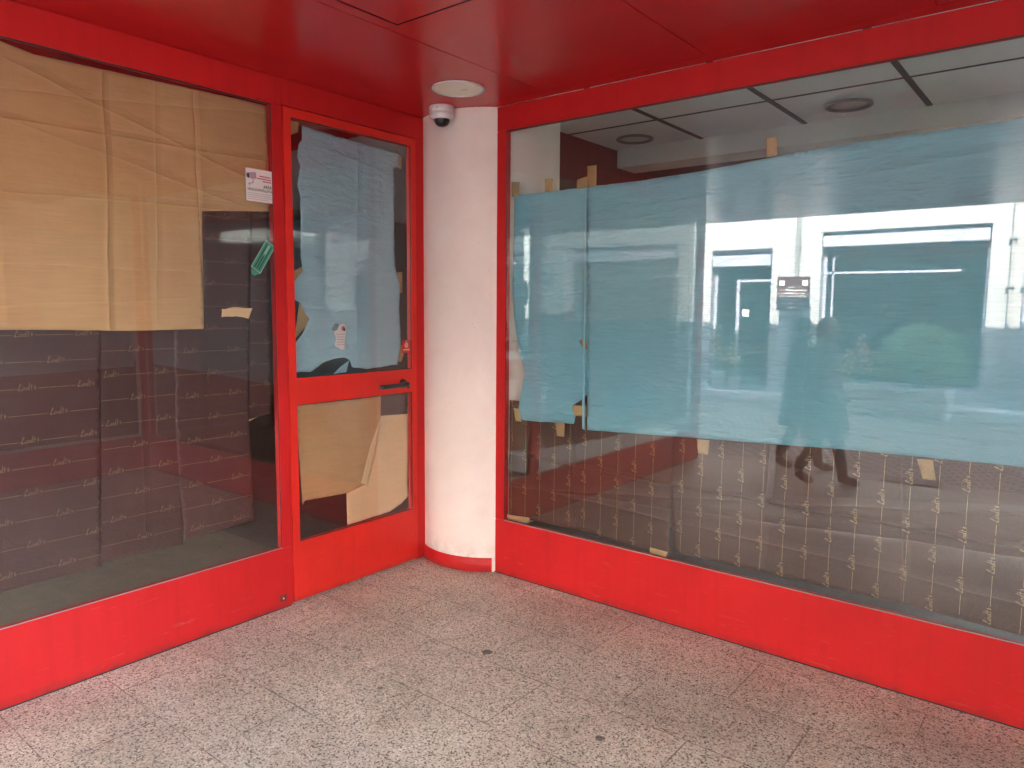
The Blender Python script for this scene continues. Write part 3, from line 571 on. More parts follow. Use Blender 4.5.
SL = {'kraft': [(-2.378, 2.51), (-2.2, 2.506), (-2.089, 2.487), (-1.819, 2.495), (-1.506, 2.501), (-1.099, 2.51), (-1.099, 2.008), (-1.27, 1.992), (-1.444, 1.974), (-1.449, 1.709), (-1.454, 1.441), (-1.789, 1.439), (-2.057, 1.448), (-2.259, 1.452), (-2.441, 1.452)],
 'b1': [(-2.257, 1.489), (-1.895, 1.486), (-1.944, 0.449), (-2.108, 0.454), (-2.315, 0.455)],
 'b2': [(-1.906, 1.568), (-1.539, 1.572), (-1.584, 0.453), (-1.791, 0.461), (-1.951, 0.464)],
 'b3': [(-1.585, 1.572), (-1.449, 1.573), (-1.442, 2.023), (-1.185, 2.015), (-1.21, 1.576), (-1.235, 0.993), (-1.227, 0.743), (-1.224, 0.479), (-1.416, 0.479), (-1.578, 0.475), (-1.595, 0.759), (-1.602, 1.036)],
 'b4': [(-1.227, 2.025), (-1.099, 2.033), (-1.099, 1.578), (-1.099, 1.01), (-1.174, 1.001), (-1.262, 0.986)],
 'torn': [(-1.367, 1.533), (-1.285, 1.542), (-1.206, 1.538), (-1.229, 1.485), (-1.297, 1.5), (-1.369, 1.495)],
 'wedge': [(-1.239, 1.028), (-1.099, 1.056), (-1.099, 1.01), (-1.174, 1.001), (-1.246, 0.975)],
 'blue': [(-0.9, 2.453), (-0.599, 2.437), (-0.25, 2.423), (-0.251, 2.342), (-0.285, 2.337), (-0.284, 1.784), (-0.247, 1.676), (-0.252, 1.525), (-0.242, 1.337), (-0.268, 1.208), (-0.315, 1.211), (-0.391, 1.203), (-0.51, 1.199), (-0.609, 1.216), (-0.624, 1.256), (-0.666, 1.272), (-0.733, 1.267), (-0.802, 1.249), (-0.854, 1.22), (-0.879, 1.206), (-0.977, 1.212), (-0.973, 1.356), (-0.923, 1.411), (-0.879, 1.483), (-0.908, 1.514), (-0.937, 1.566), (-0.976, 1.587), (-0.975, 1.663), (-0.915, 1.728), (-0.925, 1.803), (-0.922, 1.934), (-0.919, 2.099), (-0.937, 2.159), (-0.915, 2.25), (-0.933, 2.294), (-0.922, 2.36), (-0.904, 2.382)],
 'fold': [(-0.629, 1.256), (-0.651, 1.191), (-0.738, 1.186), (-0.684, 1.226)],
 't1': [(-0.978, 1.72), (-0.914, 1.753), (-0.912, 1.718), (-0.974, 1.66)],
 't2': [(-0.938, 1.565), (-0.902, 1.524), (-0.866, 1.477), (-0.942, 1.406), (-0.973, 1.376), (-0.959, 1.452)],
 't3': [(-0.261, 1.75), (-0.222, 1.752), (-0.223, 1.63), (-0.263, 1.629)],
 't4': [(-0.282, 1.32), (-0.227, 1.324), (-0.211, 1.276), (-0.236, 1.224), (-0.283, 1.232)],
 't5': [(-0.261, 2.441), (-0.215, 2.404), (-0.224, 2.335), (-0.262, 2.352)],
 'scrap': [(-0.972, 2.47), (-0.913, 2.47), (-0.921, 2.418), (-0.974, 2.394)],
 'note': [(-0.699, 1.454), (-0.652, 1.459), (-0.653, 1.388), (-0.665, 1.313), (-0.695, 1.319), (-0.735, 1.337), (-0.727, 1.38), (-0.74, 1.417), (-0.713, 1.428)],
 'leaf': [(-0.753, 1.428), (-0.726, 1.46), (-0.699, 1.454), (-0.713, 1.422), (-0.74, 1.417)],
 'tag': [(-0.238, 1.354), (-0.185, 1.355), (-0.185, 1.28), (-0.235, 1.28)],
 'k1': [(-0.972, 1.037), (-0.695, 1.035), (-0.401, 1.034), (-0.403, 0.917), (-0.459, 0.728), (-0.521, 0.54), (-0.657, 0.514), (-0.934, 0.527), (-0.95, 0.505), (-0.964, 0.804)],
 'k1f': [(-0.405, 0.92), (-0.451, 0.715), (-0.514, 0.53), (-0.564, 0.554), (-0.488, 0.762)],
 'k2': [(-0.418, 0.921), (-0.185, 0.908), (-0.185, 0.685), (-0.195, 0.485), (-0.185, 0.405), (-0.245, 0.366), (-0.338, 0.336), (-0.654, 0.329), (-0.657, 0.52), (-0.561, 0.743)],
 'd1': [(-0.401, 1.036), (-0.185, 1.038), (-0.185, 0.898), (-0.403, 0.902)],
 'sign': [(-1.239, 2.194), (-1.088, 2.205), (-1.091, 2.043), (-1.236, 2.045)],
 'green': [(-1.223, 1.728), (-1.135, 1.864), (-1.091, 1.839), (-1.178, 1.709)]}
SR = {'blue1': [(0.597, 2.17), (0.848, 2.168), (1.1, 2.168), (1.112, 1.592), (1.105, 1.079), (1.099, 1.095), (1.072, 1.071), (1.009, 1.028), (1.031, 0.982), (1.02, 0.932), (0.821, 0.922), (0.671, 0.915), (0.638, 0.943), (0.658, 1.076), (0.685, 1.174), (0.634, 1.352), (0.603, 1.508), (0.591, 1.642), (0.599, 1.924)],
 'blue2': [(1.076, 2.168), (1.387, 2.169), (1.697, 2.181), (1.974, 2.201), (2.224, 2.218), (2.452, 2.224), (2.659, 2.229), (2.919, 2.234), (3.377, 2.245), (3.473, 1.004), (3.002, 0.983), (2.406, 0.969), (1.742, 0.939), (1.109, 0.909), (1.096, 1.488)],
 'bA': [(0.572, 1.021), (1.037, 1.036), (1.051, 0.35), (0.809, 0.347), (0.572, 0.345)],
 'bB': [(1.004, 1.06), (1.595, 1.013), (1.603, 0.617), (1.592, 0.463), (1.596, 0.329), (1.497, 0.336), (1.263, 0.344), (1.031, 0.357)],
 'bC': [(1.556, 1.058), (3.463, 1.138), (3.527, 0.329), (3.267, 0.329), (3.045, 0.342), (2.629, 0.357), (2.145, 0.353), (1.789, 0.351), (1.617, 0.352)],
 't1': [(0.589, 2.241), (0.645, 2.235), (0.642, 2.16), (0.59, 2.159)],
 't2': [(0.815, 2.234), (0.87, 2.229), (0.868, 2.161), (0.816, 2.166)],
 't3': [(1.082, 2.272), (1.139, 2.271), (1.139, 2.167), (1.088, 2.162)],
 't4': [(1.02, 2.208), (1.086, 2.222), (1.088, 2.162), (1.02, 2.163)],
 't5': [(1.997, 2.289), (2.046, 2.286), (2.052, 2.21), (2.002, 2.208)],
 't6': [(2.655, 0.965), (2.71, 0.969), (2.725, 0.891), (2.68, 0.888)],
 't7': [(1.727, 0.935), (1.792, 0.938), (1.785, 0.865), (1.735, 0.868)],
 't8': [(0.902, 0.925), (0.961, 0.931), (0.959, 0.854), (0.91, 0.854)],
 't9': [(1.005, 1.033), (1.1, 1.036), (1.101, 0.978), (1.025, 0.976)],
 't10': [(1.049, 1.377), (1.092, 1.405), (1.106, 1.332), (1.081, 1.336)],
 't11': [(0.608, 0.981), (0.645, 0.978), (0.667, 0.906), (0.624, 0.907)],
 't12': [(1.496, 0.356), (1.595, 0.352), (1.586, 0.326), (1.497, 0.326)],
 't13': [(0.572, 0.355), (0.738, 0.363), (0.738, 0.334), (0.572, 0.329)],
 'ps1': [(0.988, 1.915), (1.025, 1.913), (1.026, 1.887), (0.988, 1.889)]}

G1 = 'brown gift paper panels behind the left window'; G2 = 'brown gift paper panels along the bottom of the right window'
def ext(poly, lo, to): return [((to if p[0] < lo else p[0]), p[1]) for p in poly]
rowsL = [.50+.1033*k for k in range(16)]
sheet('paper_sheet', 'L', ext(SL['kraft'], -2.3, -3.72), .007, d_kraft, 'kraft', 'large tan kraft paper sheet with square fold creases, taped over the upper left window', seed=2, step=.02, jit=.001)
sheet('gift_paper', 'L', [(-2.62, 1.489)]+SL['b1'][1:3]+[(-2.1, .448), (-2.62, .447)], .018, d_brownL, 'brown', 'dark brown gold-printed paper panel at the left edge of the left window', 'gift paper', G1, seed=3, rows=(rowsL, .213, .09, .060, False))
sheet('gift_paper', 'L', [(-3.7, 1.5), (-2.6, 1.49), (-2.6, .45), (-3.7, .45)], .022, d_brownL, 'brown', 'dark brown printed paper panel of the left window beyond the left edge of the picture', 'gift paper', G1, seed=33, rows=(rowsL, .213, .02, .060, False))
sheet('gift_paper', 'L', SL['b2'], .022, d_brownL, 'brown', 'second dark brown printed panel, hanging under the middle of the kraft sheet', 'gift paper', G1, seed=4, rows=([r+.03 for r in rowsL], .213, .16, .060, False))
sheet('gift_paper', 'L', SL['b3'], .017, d_brownL, 'brown', 'dark brown printed panel with a curled left edge, reaching lowest toward the door', 'gift paper', G1, seed=5, rows=([r+.012 for r in rowsL], .213, .05, .060, False))
sheet('gift_paper', 'L', SL['b4'], .026, d_brownL, 'brown', 'short narrow brown printed panel beside the door post, below the white notice', 'gift paper', G1, seed=6, rows=([r+.04 for r in rowsL], .213, .12, .060, False))
sheet('paper_scrap', 'L', SL['torn'], .003, d_flat, 'kraft_light', 'small torn strip of kraft paper stuck under the corner of the kraft sheet', 'paper scrap', step=.012, jit=.003, seed=7)
sheet('paper_scrap', 'L', SL['wedge'], .030, d_flat, 'kraft_light', 'pale kraft wedge showing under the short brown panel by the door post', 'paper scrap', step=.012, seed=8)
# door papers
sheet('paper_sheet', 'L', SL['blue'], .002, d_door, 'greyblue', 'tall grey-blue paper sheet with ragged edges behind the upper door pane', seed=9, jit=.004, step=.018)
sheet('paper_scrap', 'L', SL['fold'], -.003, d_flat, 'greyblue', 'small folded-over blue corner at the bottom of the upper door pane', 'paper scrap', step=.02, seed=10)
tg = 'kraft tape pieces holding the door paper'
for k, lb in (('t1', 'kraft tape triangle high on the left edge of the door paper'), ('t2', 'larger kraft tape piece in the lower left notch of the door paper'), ('t3', 'upright kraft tape strip on the right edge of the door paper'),
              ('t4', 'round-cornered tan tape piece beside the red sticker'), ('t5', 'kraft tape piece at the top right corner of the door paper')):
    sheet('tape_piece', 'L', SL[k], .006, d_flat, 'kraft_tape', lb, 'tape', tg, step=.012, jit=.002, seed=11)
sheet('paper_scrap', 'L', SL['scrap'], .009, d_flat, 'kraft', 'brown scrap in the top left corner of the upper door pane', 'paper scrap', step=.012, seed=12)
sheet('paper_sheet', 'L', SL['k1'], .001, d_door, 'kraft', 'tan kraft sheet with a curled lower right corner behind the lower door pane', seed=13, jit=.001, step=.018)
sheet('paper_scrap', 'L', SL['k1f'], -.006, d_flat, 'kraft_light', 'turned-back pale edge of kraft paper in the middle of the lower door pane', 'paper scrap', step=.02, seed=14)
sheet('paper_sheet', 'L', SL['k2'], .006, lambda u, z, s: d_door(u, z, s)+.006*max(0, (u+.3))*max(0, .75-z)/.06*.2, 'kraft_light', 'pale kraft sheet hanging at the lower right of the lower door pane', seed=15, jit=.001, step=.018)
sheet('paper_sheet', 'L', SL['d1'], .013, d_flat, 'brown', 'plain dark brown strip in the upper right corner of the lower door pane', seed=16)
# right window papers
SR['blue2'] = [p if p[0] < 3.3 else ((3.66, 2.255) if p[1] > 1.5 else (3.66, 1.0)) for p in SR['blue2']]
SR['bC'] = [p if p[0] < 3.2 else (3.68, (1.1 if p[1] > 1 else .325)) for p in SR['bC']]
rowsR = [.59+.1005*k for k in range(32)]
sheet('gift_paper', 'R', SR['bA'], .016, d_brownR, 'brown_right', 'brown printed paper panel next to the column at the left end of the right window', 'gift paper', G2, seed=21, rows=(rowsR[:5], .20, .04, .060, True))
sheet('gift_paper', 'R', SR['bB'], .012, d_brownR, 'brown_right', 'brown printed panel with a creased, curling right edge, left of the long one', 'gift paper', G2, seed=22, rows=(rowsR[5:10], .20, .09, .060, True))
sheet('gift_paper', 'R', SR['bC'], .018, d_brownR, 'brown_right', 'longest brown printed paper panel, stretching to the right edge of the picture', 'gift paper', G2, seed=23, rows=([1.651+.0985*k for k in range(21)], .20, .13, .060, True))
sheet('paper_sheet', 'R', SR['blue1'], .008, d_blue, 'blue', 'narrow light blue paper sheet with ragged bottom next to the column', seed=24, jit=.004)
sheet('paper_sheet', 'R', SR['blue2'], .003, d_blue, 'blue', 'very wide light blue paper sheet stretched across the right window', seed=25, jit=.0015, step=.026)
sheet('paper_strip', 'R', [(1.074, 2.165), (1.088, 2.168), (1.09, 1.6), (1.099, .91), (1.083, .915), (1.075, 1.5)], -.0092, d_flat, 'blue_edge', 'bright turquoise folded edge where the two blue sheets meet', 'paper edge', step=.03, seed=26)
tg = 'kraft tape strips on the right window paper'
for k, lb in (('t1', 'kraft tape tab above the top left corner of the narrow blue sheet'), ('t2', 'kraft tape tab above the middle of the narrow blue sheet'), ('t3', 'tall kraft tape strip above the joint of the two blue sheets'),
              ('t4', 'short fanned kraft tape tab just left of the tall strip'), ('t5', 'kraft tape strip above the wide blue sheet, below the far ceiling lamp'), ('t6', 'slanted kraft tape strip under the wide blue sheet, rightmost of all'),
              ('t7', 'small kraft tape under the wide blue sheet, near its left third'), ('t8', 'narrow kraft tape under the ragged bottom of the narrow blue sheet'), ('t9', 'wide kraft tape across the gap at the bottom of the turquoise edge'),
              ('t10', 'triangular kraft tape beside the turquoise edge'), ('t11', 'kraft tape at the bottom left corner of the narrow blue sheet'), ('t12', 'kraft tape at the bottom of the curling brown panel'), ('t13', 'thin pale tape along the sill beside the column')):
    sheet('tape_strip', 'R', SR[k], -.002 if k not in ('t8', 't11', 't9') else .006, d_flat, 'kraft_tape', lb, 'tape', tg, step=.012, jit=.0015, seed=27)
# papers of the side window (mirrored in the left pane)
def side_sheet(name, poly, depth, mat, label, rows=None, seed=40):
    pass
def P3(side, u, z, d):
    if side == 'L': return (XL+d, u, z)
    if side == 'S': return (3.776-d, u, z)
    return (u, YR-d, z)
sheet('paper_sheet', 'S', [(-1.22, 2.2), (-.1, 2.15), (-.1, .98), (-1.22, .95)], .004, d_blue, 'blue', 'light blue paper sheet in the side window facing the door', seed=41, step=.04)
sheet('gift_paper', 'S', [(-1.9, 1.05), (-.08, 1.05), (-.08, .34), (-1.9, .34)], .012, d_brownL, 'brown', 'brown paper panel along the bottom of the side window facing the door', 'gift paper', seed=42, step=.04)
sheet('paper_sheet', 'S', [(-1.93, 2.2), (-1.2, 2.2), (-1.2, .95), (-1.93, .95)], .008, d_kraft, 'brown', 'plain dark brown sheet at the street end of the side window', seed=43, step=.05)

# ------------------------------------------------------------------ notices and stickers on the glass
def text_mesh(mb, txt, size, place, mi, bold=0, width=None):
    cu = bpy.data.curves.new('tmp', 'FONT'); cu.body = txt; cu.size = 1; cu.offset = bold; cu.resolution_u = 2
    o = bpy.data.objects.new('tmp', cu); scene.collection.objects.link(o)
    me = bpy.data.meshes.new_from_object(o.evaluated_get(bpy.context.evaluated_depsgraph_get()))
    xs_ = [v.co.x for v in me.vertices]; W = max(xs_)-min(xs_); sx = size if width is None else width/W
    mb.add([place((v.co.x-min(xs_))*sx, v.co.y*size) for v in me.vertices], [tuple(p.vertices) for p in me.polygons], mi)
    bpy.data.objects.remove(o); bpy.data.curves.remove(cu); bpy.data.meshes.remove(me)
# white notice on the glass
XS = -.0058
q0 = Vector((-1.237, 2.044)); UX = Vector((.146, -.001)); UZ = Vector((.0, .152))
def qn(a, b, d=0): p = q0+UX*a+UZ*b; return (XS+.0015+d, p.x, p.y)
mb = MB(); vs = [qn(0, 0), qn(1, 0), qn(1, 1), qn(0, 1)]; vs2 = [(XS+.0001, v[1], v[2]) for v in vs]
mb.add(vs+vs2, [(0, 1, 2, 3), (7, 6, 5, 4), (0, 4, 5, 1), (1, 5, 6, 2), (2, 6, 7, 3), (3, 7, 4, 0)])
notice = mb.build('notice_plate', 'label_white'); tag(notice, 'white square video surveillance notice on the glass at the upper right of the left window', 'notice')
mb = MB()
def line(a, b, w, mi): 
    a = Vector(a); b = Vector(b); n_ = Vector((-(b-a).y, (b-a).x)).normalized()*w/2
    mb.add([qn(*(a+n_), .0006), qn(*(a-n_), .0006), qn(*(b-n_), .0006), qn(*(b+n_), .0006)], [(0, 1, 2, 3)], mi)
text_mesh(mb, 'AREA', .14, lambda x, y: qn(.62+x, .44+y, .0006), 0, .02, .32)
text_mesh(mb, 'VIDEOSORVEGLIATA', .115, lambda x, y: qn(.04+x, .325+y, .0006), 0, .015, .91)
for k, (a, b) in enumerate(((.05, .93), (.05, .9), (.05, .95), (.05, .8))): line((a, .25-k*.06), (b, .25-k*.06), .014, 3)
for k, (a, b) in enumerate(((.48, .9), (.40, .92), (.6, .92))): line((a, .80-k*.075), (b, .79-k*.075), .035, 1)
mb.add([qn(.05+.1*cos(t_)*1+.05, .78+.09*sin(t_), .0006) for t_ in [k*pi/6 for k in range(12)]], [tuple(range(12))], 3)
mb.add([qn(.14, .88, .0007), qn(.36, .90, .0007), (qn(.38, .70, .0007)), qn(.16, .68, .0007)], [(0, 1, 2, 3)], 2)
mb.add([qn(.03, .82, .0008), qn(.12, .84, .0008), qn(.12, .70, .0008), qn(.05, .70, .0008)], [(0, 1, 2, 3)], 0)
line((.26, .68), (.25, .56), .04, 3); line((.25, .57), (.08, .52), .035, 3); line((.1, .55), (.13, .47), .04, 3)
mb.build('printing', ['ink_black', 'ink_red', 'ink_pink', 'ink_grey'], notice)
# green sticker
g0_, g1_ = Vector((-1.200, 1.7185)), Vector((-1.113, 1.8515)); ax = (g1_-g0_); al = ax.normalized(); pr = Vector((al.y, -al.x))
def gq(a, b, d): p = g0_+al*a+pr*b; return (-.0055+d, p.x, p.y)
mb = MB(); L_ = ax.length; W_ = .030
def gbox(a0, a1, b0, b1, d, mi): mb.add([gq(a0, b0, d), gq(a1, b0, d), gq(a1, b1, d), gq(a0, b1, d)], [(0, 1, 2, 3)], mi)
gbox(0, L_, -W_, W_, .0004, 0)
st = mb.build('sticker', 'green_light'); tag(st, 'small tilted green sticker on the glass beside the door post, below the white notice', 'sticker')
mb = MB(); gbox(.004, L_-.004, -W_+.004, W_-.004, .0008, 0)
for b in (-.013, .0, .013): gbox(.012, L_*(.52 if b == 0 else .92), b-.0035, b+.0035, .0011, 1)
gbox(L_*.6, L_*.92, -.006, .006, .0012, 2)
mb.build('printing', ['green_sticker', 'green_dark', 'green_light'], st)
st2 = MB().add([gq(-.006, -.024, .0006), gq(-.028, -.008, .0006), gq(-.026, .010, .0006), gq(-.002, .026, .0006)], [(0, 1, 2, 3)], 0).build('sticker', 'green_sticker')
tag(st2, 'torn-off lower corner piece of the green sticker', 'sticker')
# note with printed flower behind the door pane
nt_ = sheet('paper_note', 'L', SL['note'], -.010, d_flat, 'note', 'torn white note with a small flower print stuck on the grey-blue door paper', 'note', step=.01, jit=.002, seed=50)
mb = MB(); mb.add([P3('L', u, z, .0120) for u, z in SL['leaf']], [tuple(range(5))], 0)
mb.add([P3('L', -.674+.012*cos(k*pi/5), 1.43+.013*sin(k*pi/5), .0122) for k in range(10)], [tuple(range(10))], 1)
mb.add([P3('L', -.667+.007*cos(k*pi/5), 1.424+.008*sin(k*pi/5), .0126) for k in range(10)], [tuple(range(10))], 2)
for k in range(5): mb.add([P3('L', -.719, 1.40-k*.014, .0119), P3('L', -.664, 1.40-k*.014, .0119), P3('L', -.664, 1.397-k*.014, .0119), P3('L', -.719, 1.397-k*.014, .0119)], [(0, 1, 2, 3)], 3)
mb.build('printing', ['leaf_dark', 'ink_red', 'sign_brown', 'ink_pink'], nt_)
# red sticker with pale emblem
mb = MB().box(-.0058, -.0050, -.2535, -.1865, 1.279, 1.353)
rs = mb.build('sticker', 'tag_red'); tag(rs, 'small red sticker with an orange round emblem on the door glass above the handle', 'sticker')
mb = MB(); mb.add([(-.0046, -.220+.016*cos(k*pi/6), 1.325+.017*sin(k*pi/6)) for k in range(12)], [tuple(range(12))], 0)
mb.add([(-.0042, -.220+.007*cos(k*pi/6), 1.327+.008*sin(k*pi/6)) for k in range(12)], [tuple(range(12))], 1)
mb.add([(-.0046, -.226, 1.344), (-.0046, -.214, 1.344), (-.0046, -.214, 1.351), (-.0046, -.226, 1.351)], [(0, 1, 2, 3)], 1)
mb.add([(-.0046, -.245, 1.293), (-.0046, -.195, 1.293), (-.0046, -.195, 1.302), (-.0046, -.245, 1.302)], [(0, 1, 2, 3)], 0)
mb.build('emblem', ['tag_orange', 'green_light'], rs)

# ------------------------------------------------------------------ interior of the two shops
ZC = 2.80
icl = MB(); ig = MB()
for i in range(-1, 8):
    x0 = .06+.74*i; 
    for y0_, y1_ in ((.06, 1.31), (1.31, 1.995)):
        a = max(x0+.018, .085); 
        if x0+.722 > a: icl.box(a, x0+.722, y0_+.011, y1_-.011, ZC, ZC+.02)
for i in range(5, 8):
    for j in range(-3, 0): 
        if .06+.74*i > 3.8: icl.box(.06+.74*i+.018, .06+.74*i+.722, .05+.62*j, .05+.62*j+.61, ZC, ZC+.02)
ic = icl.build('interior_ceiling', 'tile_white'); tag(ic, kind='structure')
B(.08, 6.0, .055, 2.0, ZC+.012, ZC+.03).build('ceiling_grid', 'tile_grid', ic)
B(3.8, 6.0, -2.0, .05, ZC+.012, ZC+.03).build('ceiling_grid', 'tile_grid', ic)
mb = MB()
for i in range(0, 8): mb.box(.06+.74*i-.016, .06+.74*i+.016, .06, 1.995, ZC-.004, ZC+.011)
for i in range(0, 8): mb.box(max(.085, .06+.74*i+.0165), min(5.98, .06+.74*(i+1)-.0165), 1.301, 1.319, ZC-.0035, ZC+.0115)
mb.build('grid_bar', 'tile_grid', ic)
tag(B(.085, 5.98, 2.0, 2.28, 2.665, ZC+.035).build('bulkhead_beam', 'bulkhead'), 'pale grey plaster bulkhead under the interior ceiling behind the right window', 'beam')
tag(B(.08, 6.0, 2.285, 6.0, 2.70, 2.74).build('lowered_ceiling', 'dark_ceil'), kind='structure')
tag(B(2.02, 2.36, 2.7, 3.1, 2.685, 2.699).build('ceiling_panel', 'tile_white', bevel=.002), 'white rectangular panel under the dark rear ceiling behind the right window', 'ceiling panel')
for (x, y, lb) in ((.42, 1.68, 'round unlit recessed ceiling lamp behind the right window, nearest the column'), (1.90, 1.66, 'round unlit recessed ceiling lamp behind the right window, farther right in the picture'), (3.4, 1.66, 'round unlit recessed ceiling lamp behind the right window, beyond the picture')):
    t = thing('downlight', lb, 'ceiling lamp', 'recessed lamps in the interior ceiling', (x, y, ZC))
    MB().lathe([(.118, ZC-.001), (.134, ZC-.006), (.137, ZC-.016), (.128, ZC-.022), (.108, ZC-.018), (.104, ZC-.006)], (x, y, 0), 40).build('trim_ring', 'grey_plastic', t)
    MB().lathe([(.105, ZC-.008), (.05, ZC-.013), (.0001, ZC-.014)], (x, y, 0), 40).build('lamp_cover', 'white_plastic', t)
wl = MB(); wl.box(.02, .08, .75, 6.0, 0, ZC+.03)
tag(wl.build('partition_wall', 'dark_wall'), 'dark red panelled partition wall behind the round column', 'wall')
tag(MB().box(.05, 3.4, 6.0, 6.15, 0, 2.9).box(5.2, 6.1, 6.0, 6.15, 0, 2.9).box(3.4, 5.2, 6.0, 6.15, 0, 1.3).box(3.4, 5.2, 6.0, 6.15, 2.3, 2.9).build('wall_back', 'dark_int'), kind='structure')
tag(B(-5.2, .049, 6.0, 6.15, 0, 2.9).build('wall_back', 'left_int'), kind='structure')
tag(B(6.0, 6.1, -2.0, 5.99, 0, 2.9).build('wall_right', 'dark_int'), kind='structure')
tag(B(-5.25, -5.1, -3.9, 6.0, 0, 2.9).build('wall_left', 'left_int'), kind='structure')
tag(B(-5.1, -.05, -3.85, 6.0, ZC, ZC+.05).build('interior_ceiling', 'tile_white'), kind='structure')
tag(B(-5.1, -.046, -3.85, 6.0, -.018, .002).build('interior_floor', 'left_floor'), kind='structure')
fl = MB(); fl.box(-.045, 6.0, .046, 6.0, -.018, .002); fl.box(3.8, 6.0, -2.0, .045, -.018, .002)
tag(fl.build('interior_floor', 'int_floor'), kind='structure')
tag(B(-.62, -.046, -3.7, -1.10, .24, .30).build('display_deck', 'deck', bevel=.004), 'worn grey-beige display deck inside the left window under the paper panels', 'display deck')
tag(B(.64, 3.70, .08, .60, .22, .29).build('display_deck', 'dark_ceil', bevel=.004), 'dark display deck inside the right window below the brown paper', 'display deck')
sh = thing('wall_shelf', 'thin white ledge end seen through the gap between column and blue paper', 'shelf', loc=(.61, .08, 1.36))
B(.575, .66, .055, .105, 1.352, 1.366).build('board', 'white_plastic', sh, bevel=.002)
B(.60, .61, .06, .10, 1.30, 1.351).build('bracket', 'white_plastic', sh)
cbx = thing('cabinet', 'low dark brown cabinet against the column behind the right window', 'cabinet', loc=(.8, .4, 0))
B(.66, 1.3, .62, 1.1, .03, 1.05).build('carcass', 'dark_wall', cbx, bevel=.004); B(.68, .97, .60, .618, .06, 1.0).build('door', 'dark_wall', cbx, bevel=.003); B(.98, 1.28, .60, .618, .06, 1.0).build('door', 'dark_wall', cbx, bevel=.003)

t = thing('added_rear_window', 'wide rear shop window added to brighten the interior, hidden behind the papers', 'window', loc=(4.3, 6.07, 1.3))  # added opening, lets in daylight to brighten the interior ceiling
B(3.4, 5.2, 6.07, 6.08, 1.3, 2.3).build('glass_pane', 'glass', t)
mb = MB()
for x in (3.401, 4.27, 5.139): mb.box(x, x+.06, 6.05, 6.10, 1.301, 2.299)
mb.build('frame', 'grey_plastic', t)
# upper storey of our own building (casts the street shade)
ub = thing('shop_building', 'upper storey of the shop building above the red ceiling, outside the picture', 'building', loc=(2, -2, 2.9))
B(-16, 6.16, -5.9, 9, 2.95, 4.45).build('wall', 'upper_render', ub)
B(-16, 6.16, -5.93, -5.902, 2.66, 2.94).build('fascia', 'red', ub)
B(-16.3, 6.3, -6.15, 9.2, 4.45, 4.55).build('roof', 'stone_grey', ub)
for k in range(5): B(-14+k*3.8, -12.9+k*3.8, -5.94, -5.901, 3.3, 4.2).build('window', 'shutter', ub)
for (xa, xb) in ((-16, -7.92),): B(xa, xb, -5.9, 9, 0, 2.949).build('wall', 'stone_grey', ub)

nb = thing('shop_building', 'taller neighbouring building added beside the shop to shade the street, outside the picture', 'building', loc=(16, -2, 0))  # unseen block added to keep the sun off the ground at the right
B(6.2, 27, -2.05, 9, -.01, 7.9).build('wall', 'upper_render', nb); B(6.1, 27.2, -2.25, 9.2, 7.9, 8.05).build('roof', 'stone_grey', nb)
for k in range(5):
    for zz in (.9, 4.4): B(8+k*3.8, 9.2+k*3.8, -2.09, -2.051, zz, zz+1.6).build('window', 'shutter', nb)
# ------------------------------------------------------------------ building across the street
YF = -9.9
ob = thing('shop_building', 'white rendered shop building across the street, seen as a reflection in the right window', 'building', loc=(.6, YF, 0))
ops = [(-13.5, -11.3, .0, 2.7), (-10.2, -7.6, .3, 2.8), (-6.5, -3.9, .3, 2.8), (-2.52, -1.41, .09, 2.62), (-.57, 1.86, .3, 2.86), (3.2, 5.6, .3, 2.8), (6.6, 9.1, .3, 2.8), (10.2, 12.9, .3, 2.8), (14.3, 16.8, .3, 2.8), (18, 20.5, .3, 2.8)]
mb = MB(); x = -22.0
for (a, b, z0, z1) in ops:
    mb.box(x, a, YF-.4, YF, 0, 3.35); mb.box(a, b, YF-.4, YF, z1, 3.35)
    if z0 > .1: mb.box(a, b, YF-.4, YF, 0, z0)
    x = b
mb.box(x, 26, YF-.4, YF, 0, 3.35)
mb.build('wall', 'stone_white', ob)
mb = MB()
for (a, b, z0, z1) in ops: mb.box(a-.22, a-.002, YF+.0, YF+.0, 0, 0) if False else None
B(-22, 26, YF-.4, YF+.05, 3.352, 3.55).build('string_course', 'stone_grey', ob)
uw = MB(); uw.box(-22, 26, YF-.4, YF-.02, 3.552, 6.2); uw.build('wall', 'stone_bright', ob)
B(-22.3, 26.3, YF-6, YF+.5, 6.2, 6.4).build('roof', 'stone_grey', ob)
for k in range(12):
    for zz in (4.1,):
        xx = -19.5+k*3.6
        fr = B(xx-.08, xx+1.08, YF-.019, YF+.03, zz-.08, zz+1.78).build('window', 'stone_grey', ob)
        B(xx, xx+1.0, YF+.031, YF+.05, zz, zz+1.7).build('shutter', 'shutter', fr)
B(-21.9, 25.9, YF-5, YF-3.2, 0, 3.3).build('shop_interior', 'shop_dark', ob)
B(-21.9, 25.9, YF-3.2, YF-.42, 3.2, 3.3).build('interior_ceiling', 'shop_dark', ob)
